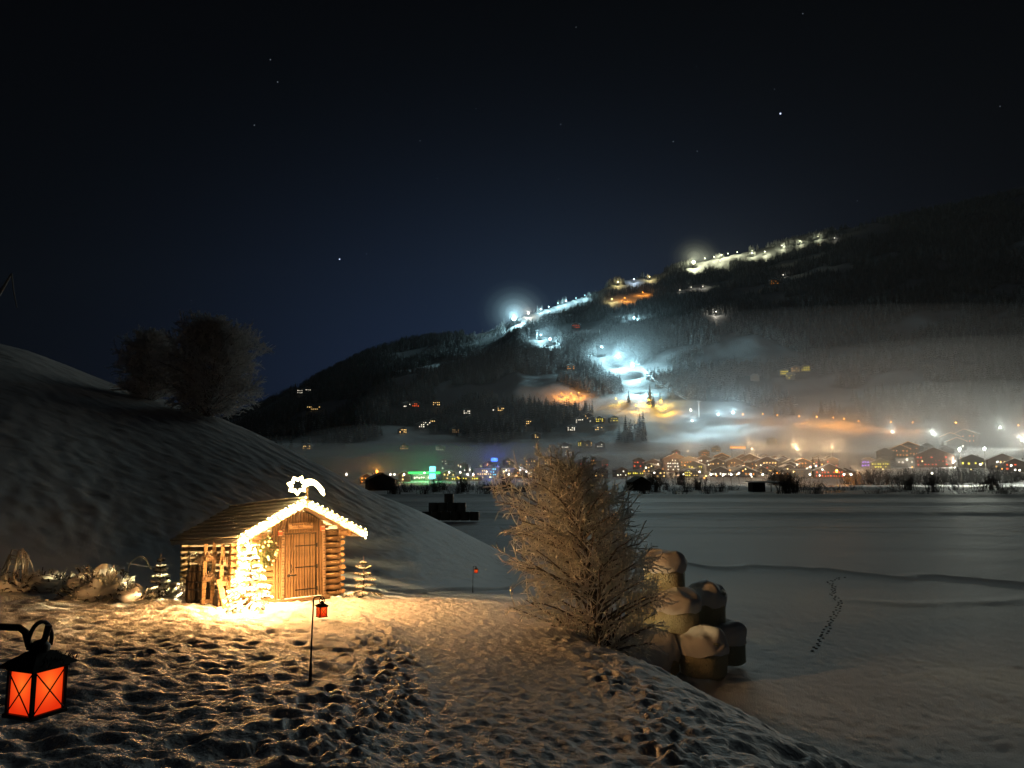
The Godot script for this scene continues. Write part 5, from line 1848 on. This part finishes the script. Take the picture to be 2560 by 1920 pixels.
func piste_lights() -> void:
	var spec := [
		[1285, 796, 18.0, 5.5, 16000.0, TEAL_L, "brightest teal white floodlight on the left edge of the ridge"],
		[1321, 783, 10.0, 2.4, 2000.0, WHITE_L, "warm floodlight right of the brightest one on the ridge"],
		[1375, 848, 16.0, 3.0, 5000.0, TEAL_L, "teal floodlight below the bright ridge end"],
		[1352, 838, 12.0, 0.9, 3000.0, TEAL_L, "small floodlight on the snow left of the lower teal one"],
		[1585, 795, 14.0, 2.4, 3000.0, TEAL_L, "lone floodlight beside a lit clump of trees"],
		[1734, 656, 18.0, 5.0, 9000.0, Color(1.0, 1.0, 0.82), "starry bright floodlight at the left end of the summit lights"],
		[1762, 646, 12.0, 1.4, 1500.0, Color(1.0, 1.0, 0.82), "second summit floodlight from the left"],
		[1785, 642, 12.0, 1.4, 1700.0, Color(1.0, 1.0, 0.82), "third summit floodlight from the left"],
		[1804, 637, 12.0, 1.4, 1700.0, Color(1.0, 1.0, 0.82), "fourth summit floodlight from the left"],
		[1843, 630, 12.0, 1.2, 1500.0, Color(1.0, 1.0, 0.82), "fifth summit floodlight from the left"],
		[1880, 633, 12.0, 1.5, 1700.0, Color(1.0, 1.0, 0.82), "sixth summit floodlight from the left"],
		[1912, 629, 12.0, 1.4, 1700.0, Color(1.0, 1.0, 0.82), "rightmost floodlight of the summit row"],
		[1955, 614, 11.0, 0.9, 1100.0, Color(1.0, 1.0, 0.82), "first faint floodlight beyond the summit row"],
		[2000, 603, 11.0, 0.8, 900.0, Color(1.0, 1.0, 0.82), "second faint floodlight beyond the summit row"],
		[2045, 591, 11.0, 0.7, 700.0, Color(1.0, 1.0, 0.82), "third faint floodlight beyond the summit row"],
		[1820, 634, 12.0, 1.2, 1500.0, Color(1.0, 1.0, 0.82), "close floodlight left of the fifth summit light"],
		[1462, 738, 10.0, 0.9, 1500.0, TEAL_L, "fourth small lamp along the snowy ridge run"],
		[1415, 752, 10.0, 0.9, 2000.0, TEAL_L, "small lamp midway along the snowy ridge run"],
		[1372, 767, 10.0, 0.9, 2200.0, TEAL_L, "small lamp on the ridge run near the warm floodlight"],
		[1800, 652, 9.0, 0.9, 900.0, Color(1.0, 1.0, 0.82), "small floodlight just under the summit row"],
		[1545, 705, 11.0, 1.2, 1300.0, Color(1.0, 0.9, 0.6), "left lamp of the lit crest over the ridge"],
		[1585, 698, 11.0, 1.7, 1500.0, Color(0.8, 0.9, 1.0), "bluish middle lamp of the lit crest over the ridge"],
		[1624, 692, 11.0, 1.2, 1300.0, Color(1.0, 0.9, 0.6), "right lamp of the lit crest over the ridge"],
		[1530, 748, 9.0, 1.1, 900.0, Color(1.0, 0.9, 0.6), "left lamp of the lit terrace under the crest"],
		[1562, 745, 9.0, 1.2, 900.0, AMBER_L, "amber middle lamp of the lit terrace under the crest"],
		[1607, 731, 9.0, 1.0, 700.0, AMBER_L, "right lamp of the lit terrace under the crest"],
		[1352, 773, 9.0, 0.8, 2200.0, TEAL_L, "first small lamp along the snowy ridge run"],
		[1395, 758, 9.0, 0.8, 1800.0, TEAL_L, "second small lamp along the snowy ridge run"],
		[1440, 745, 9.0, 0.8, 1400.0, TEAL_L, "third small lamp along the snowy ridge run"],
		[1581, 914, 26.0, 3.4, 14000.0, TEAL_L, "bright teal floodlight at the top of the lit snow fan"],
		[1545, 893, 22.0, 0.9, 8000.0, TEAL_L, "small floodlight up the gully from the bright teal one"],
		[1505, 868, 22.0, 0.8, 6000.0, TEAL_L, "small floodlight at the upper end of the gully"],
		[1600, 955, 22.0, 0.8, 8000.0, TEAL_L, "small floodlight low on the lit snow fan"],
		[1795, 1036, 16.0, 1.3, 3600.0, Color(0.8, 0.96, 1.0), "left floodlight of the pale blue piste at the slope foot"],
		[1832, 1031, 18.0, 1.7, 4500.0, Color(0.8, 0.96, 1.0), "right floodlight of the pale blue piste at the slope foot"],
		[1730, 1052, 16.0, 0.8, 3400.0, Color(0.8, 0.96, 1.0), "small floodlight at the left end of the pale blue piste"],
		[1540, 997, 8.0, 1.0, 900.0, Color(1.0, 0.72, 0.16), "left yellow lamp of the glowing car park under the wood"],
		[1590, 1014, 8.0, 1.0, 1000.0, Color(1.0, 0.72, 0.16), "second yellow lamp of the glowing car park under the wood"],
		[1622, 1000, 8.0, 1.0, 1000.0, Color(1.0, 0.72, 0.16), "third yellow lamp, under the pointed fir"],
		[1652, 1003, 8.0, 1.5, 1000.0, Color(1.0, 0.80, 0.24), "brightest yellow lamp of the glowing car park"],
		[1664, 1021, 8.0, 1.0, 900.0, Color(1.0, 0.72, 0.16), "right yellow lamp of the glowing car park"],
		[1727, 1026, 8.0, 1.2, 200.0, WHITE_L, "white lamp at the right end of the yellow lit road"],
		[1790, 779, 9.0, 0.9, 500.0, WHITE_L, "small lamp on a lit clearing in the dark slope"],
	]
	for s: Array in spec:
		lamp_post("floodlight_mast", s[6], "floodlight", "floodlights on the ski slopes", s[0], s[1], s[2], s[3], s[4], s[5], 9.0)
	# strip floodlights, then unseen lamps added to brighten the mist at the right
	var big := [[2400, 1143, 22.0, 1.0, "left floodlight over the white snow strip at the right"], [2462, 1140, 22.0, 1.0, "right floodlight over the white snow strip at the right"], [2555, 1100, 22.0, 0.4, "lamp added to light the mist at the right edge, above the lamp arc"], [2330, 1085, 20.0, 0.7, "lamp added to light the mist behind the dim snowy roofed houses"], [2230, 1080, 20.0, 0.55, "lamp added to light the mist behind the leftmost amber chalet"], [2500, 1070, 22.0, 0.7, "lamp added to light the high mist above the right edge houses"]]
	for k in big.size():
		var s: Array = big[k]
		lamp_post("floodlight_mast", s[4], "floodlight", "floodlights on the ski slopes", s[0], s[1], s[2], 0.9, MISTLAMP * s[3], Color(0.98, 1.0, 0.93), 7.0)
	for k in 4:  # low lamps added so that the snow strip turns white
		lamp_post("added_strip_lamp", "low lamp added to whiten the snow strip at the right, %s from the left" % ordinal(k + 1), "lamp", "low lamps added along the white snow strip", 2388.0 + 26.0 * k, 1153.0 - 1.5 * k, 5.0, 0.5, 260.0, WHITE_L, 8.0)
	# cables of the lift, from the teal floodlight down to the slope foot
	var a := land(1590, 925) + Vector3(0, 16, 0)
	var b := land(1722, 1016) + Vector3(0, 12, 0)
	for k in 2:
		var c := thing("lift_cable", ["upper cable of the lift down the lit snow fan", "lower cable of the lift down the lit snow fan"][k], "cable", a, 0.0, "cables of the ski lift")
		var m := MB.new()
		var off := Vector3(0, -4.0 * k, 3.0 * k)
		m.tube([off, (b - a) * 0.5 + off + Vector3(0, -9, 0), b - a + off], [0.28, 0.28, 0.28], 4)
		part("cable", m.mesh(mat("cable", lin(0.5, 0.5, 0.52), 0.5, 0.5)), c)
	for k in 4:
		var px: Array = [[1499, 850, "tall pale lift pylon among the trees above the gully"], [1322, 845, "lift pylon left of the lower teal floodlight"], [1342, 850, "short lift pylon on the lit snow by the teal floodlight"], [1748, 1042, "lift pylon at the left end of the pale blue piste"]][k]
		var p := land(px[0], px[1])
		var o := thing("lift_pylon", px[2], "pylon", p, 0.2, "pylons of the ski lift")
		var m := MB.new()
		m.tube([Vector3(0, -2, 0), Vector3(0, 22, 0)], [0.8, 0.5], 6)
		m.box(Vector3(0, 22, 0), Vector3(7, 0.6, 0.6))
		part("mast", m.mesh(mats["cable"]), o)

func forest() -> void:
	var r := RandomNumberGenerator.new()
	r.seed = 4
	# open strips that stay free of trees: lit pistes and meadows
	var clear := [[1285, 800, 26], [1330, 786, 28], [1380, 768, 30], [1440, 748, 34], [1500, 728, 36], [1585, 702, 40], [1640, 690, 40], [1760, 650, 40], [1840, 635, 44], [1920, 630, 44], [1352, 845, 40], [1520, 880, 26], [1560, 900, 30], [1585, 930, 32], [1600, 965, 36], [1640, 985, 30], [1540, 1002, 24], [1600, 1022, 26], [1660, 1024, 26], [1700, 1072, 50], [1740, 1066, 50], [1790, 1052, 46], [1840, 1040, 40], [1540, 752, 34], [1600, 738, 30]]
	var free := []
	for c: Array in clear:
		var p := land(c[0], c[1])
		free.append([p.x, p.z, float(c[2])])
	for p: Vector3 in sites:
		free.append([p.x, p.z, 30.0])
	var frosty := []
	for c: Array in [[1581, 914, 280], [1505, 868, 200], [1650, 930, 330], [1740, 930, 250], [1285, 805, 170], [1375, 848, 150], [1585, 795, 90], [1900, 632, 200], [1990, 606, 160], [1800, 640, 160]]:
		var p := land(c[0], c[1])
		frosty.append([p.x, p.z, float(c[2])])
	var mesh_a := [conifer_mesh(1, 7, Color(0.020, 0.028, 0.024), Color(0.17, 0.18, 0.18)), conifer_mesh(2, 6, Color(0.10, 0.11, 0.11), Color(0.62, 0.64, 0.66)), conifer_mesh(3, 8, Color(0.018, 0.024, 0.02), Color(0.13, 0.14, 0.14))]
	var lists := [[], [], []]
	for i in 90000:
		var a := r.randf_range(-24.0, 37.0)
		var rr := curve(ridge, a, 2)
		var t := sqrt(r.randf())
		var d := lerpf(960.0, rr * 1.01, t)
		var x := sin(deg_to_rad(a)) * d
		var z := -cos(deg_to_rad(a)) * d
		var q: float = noise.wood.get_noise_2d(x, z) + 0.25 * smoothstep(1050.0, 1350.0, d)
		if q < -0.02 + r.randf() * 0.12:
			continue
		var ok := true
		for f: Array in free:
			var dx: float = x - f[0]
			var dz: float = (z - f[1]) * 0.75
			if dx * dx + dz * dz < f[2] * f[2]:
				ok = false
				break
		if not ok:
			continue
		var h := r.randf_range(11.0, 24.0)
		var w := h * r.randf_range(0.8, 1.15)
		var kind := i % 3
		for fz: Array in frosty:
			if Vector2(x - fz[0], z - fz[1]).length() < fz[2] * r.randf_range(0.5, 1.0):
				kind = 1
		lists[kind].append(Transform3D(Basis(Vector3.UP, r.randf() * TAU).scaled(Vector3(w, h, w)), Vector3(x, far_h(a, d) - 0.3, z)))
	for k in 3:
		var mm := MultiMesh.new()
		mm.transform_format = MultiMesh.TRANSFORM_3D
		mm.mesh = mesh_a[k]
		mm.instance_count = lists[k].size()
		for i in lists[k].size():
			mm.set_instance_transform(i, lists[k][i])
		var o := MultiMeshInstance3D.new()
		o.name = ["dark_forest", "frosted_forest", "mixed_forest"][k]
		o.multimesh = mm
		add_child(o)
		o.set_meta("kind", "stuff")
		tag(o, ["dark conifers of the mountain forest", "frosted conifers scattered through the mountain forest", "slender conifers of the mountain forest"][k], "forest")
	# the trees at the yellow lit place that stand out one by one
	var fir := conifer_mesh(9, 12, Color(0.03, 0.035, 0.02), Color(0.10, 0.10, 0.08))
	for s: Array in [[1625, 1010, 34.0, "tall pointed fir in the yellow light of the car park"], [1633, 1018, 24.0, "dark fir right before the pointed one in the yellow light"], [1572, 1008, 22.0, "dark fir at the left of the yellow lit place"], [1497, 855, 30.0, "tall lone tree by the pale pylon above the gully"], [1565, 868, 34.0, "tall frosted fir at the right brink of the gully"]]:
		var p := land(s[0], s[1])
		var o := part("slope_fir", fir, self, Transform3D(Basis.from_scale(Vector3(s[2] * 0.8, s[2], s[2] * 0.8)), p))
		tag(o, s[3], "fir tree", "firs that stand out on the lit slope")

const MISTLAMP := 3000.0

func mist_bank(called: String, label: String, at0: Vector3, size: Vector3, density: float, turn := 0.0, shape := RenderingServer.FOG_VOLUME_SHAPE_ELLIPSOID) -> void:
	var f := FogVolume.new()
	f.name = numbered(called, self)
	f.shape = shape
	f.size = size
	var m := FogMaterial.new()
	m.resource_name = "mist"
	m.density = density
	m.albedo = Color(0.93, 0.95, 0.97)
	f.material = m
	add_child(f)
	f.position = at0
	f.rotation.y = turn
	f.set_meta("kind", "stuff")
	tag(f, label, "mist")

func mist() -> void:
	mist_bank("valley_mist", "low mist lying over the whole valley town", Vector3(0, 6, -820), Vector3(1900, 66, 640), 0.0021)
	mist_bank("valley_mist", "low mist over the left end of the valley", Vector3(-200, 10, -860), Vector3(900, 62, 460), 0.0012)
	mist_bank("slope_mist", "bright mist bank over the chalets at the right", Vector3(480, 35, -790), Vector3(620, 130, 420), 0.0014)
	mist_bank("slope_mist", "mist thinning out up the slope behind the right chalets", Vector3(560, 60, -860), Vector3(1000, 190, 520), 0.0007)
	mist_bank("slope_mist", "thin high mist along the foot of the right slope", Vector3(500, 80, -980), Vector3(1400, 270, 560), 0.0004)
	var rm := RandomNumberGenerator.new()
	rm.seed = 3
	for i in 9:
		var a := lerpf(-16.0, 33.0, i / 8.0) + rm.randf_range(-2.0, 2.0)
		var d := rm.randf_range(690.0, 900.0)
		mist_bank("mist_wisp", "ragged wisp of mist over the valley, %s from the left" % ordinal(i + 1), Vector3(sin(deg_to_rad(a)) * d, 14.0 + rm.randf_range(0, 30) + maxf(0.0, a) * 0.8, -cos(deg_to_rad(a)) * d), Vector3(rm.randf_range(160, 330), rm.randf_range(26, 50), rm.randf_range(120, 220)), 0.0012, rm.randf() * 1.0)
	var halos := [[1285, 796, 20.0, 95.0, 0.0018, "mist added as a halo round the brightest floodlight on the ridge"], [1585, 918, 26.0, 170.0, 0.0008, "mist added as a halo over the lit snow fan"], [1734, 656, 20.0, 80.0, 0.0014, "mist added as a halo round the starry summit floodlight"], [1375, 848, 18.0, 60.0, 0.0012, "mist added as a halo round the lower teal floodlight"]]
	for g: Array in halos:  # nested mist added to stand for lens halos round the floodlights
		if g[4] == 0.0:
			continue
		for q: float in [0.25, 0.42, 0.6, 0.8, 1.0]:
			mist_bank("halo_mist", g[5], land(g[0], g[1]) + Vector3(0, g[2], 0), Vector3(2, 1.7, 2) * g[3] * q, g[4] * (0.10 / (q * q) if q < 0.9 else 0.07), 0.0)
	# haze added to stand for lens bloom round the fairy lights
	for q: float in [0.4, 0.7, 1.0]:
		mist_bank("bloom_haze", "thin haze added as bloom round the fairy lights before the hut", Vector3(-5.3, 4.7, -18.9), Vector3(5.0, 3.2, 4.0) * q, 0.002)
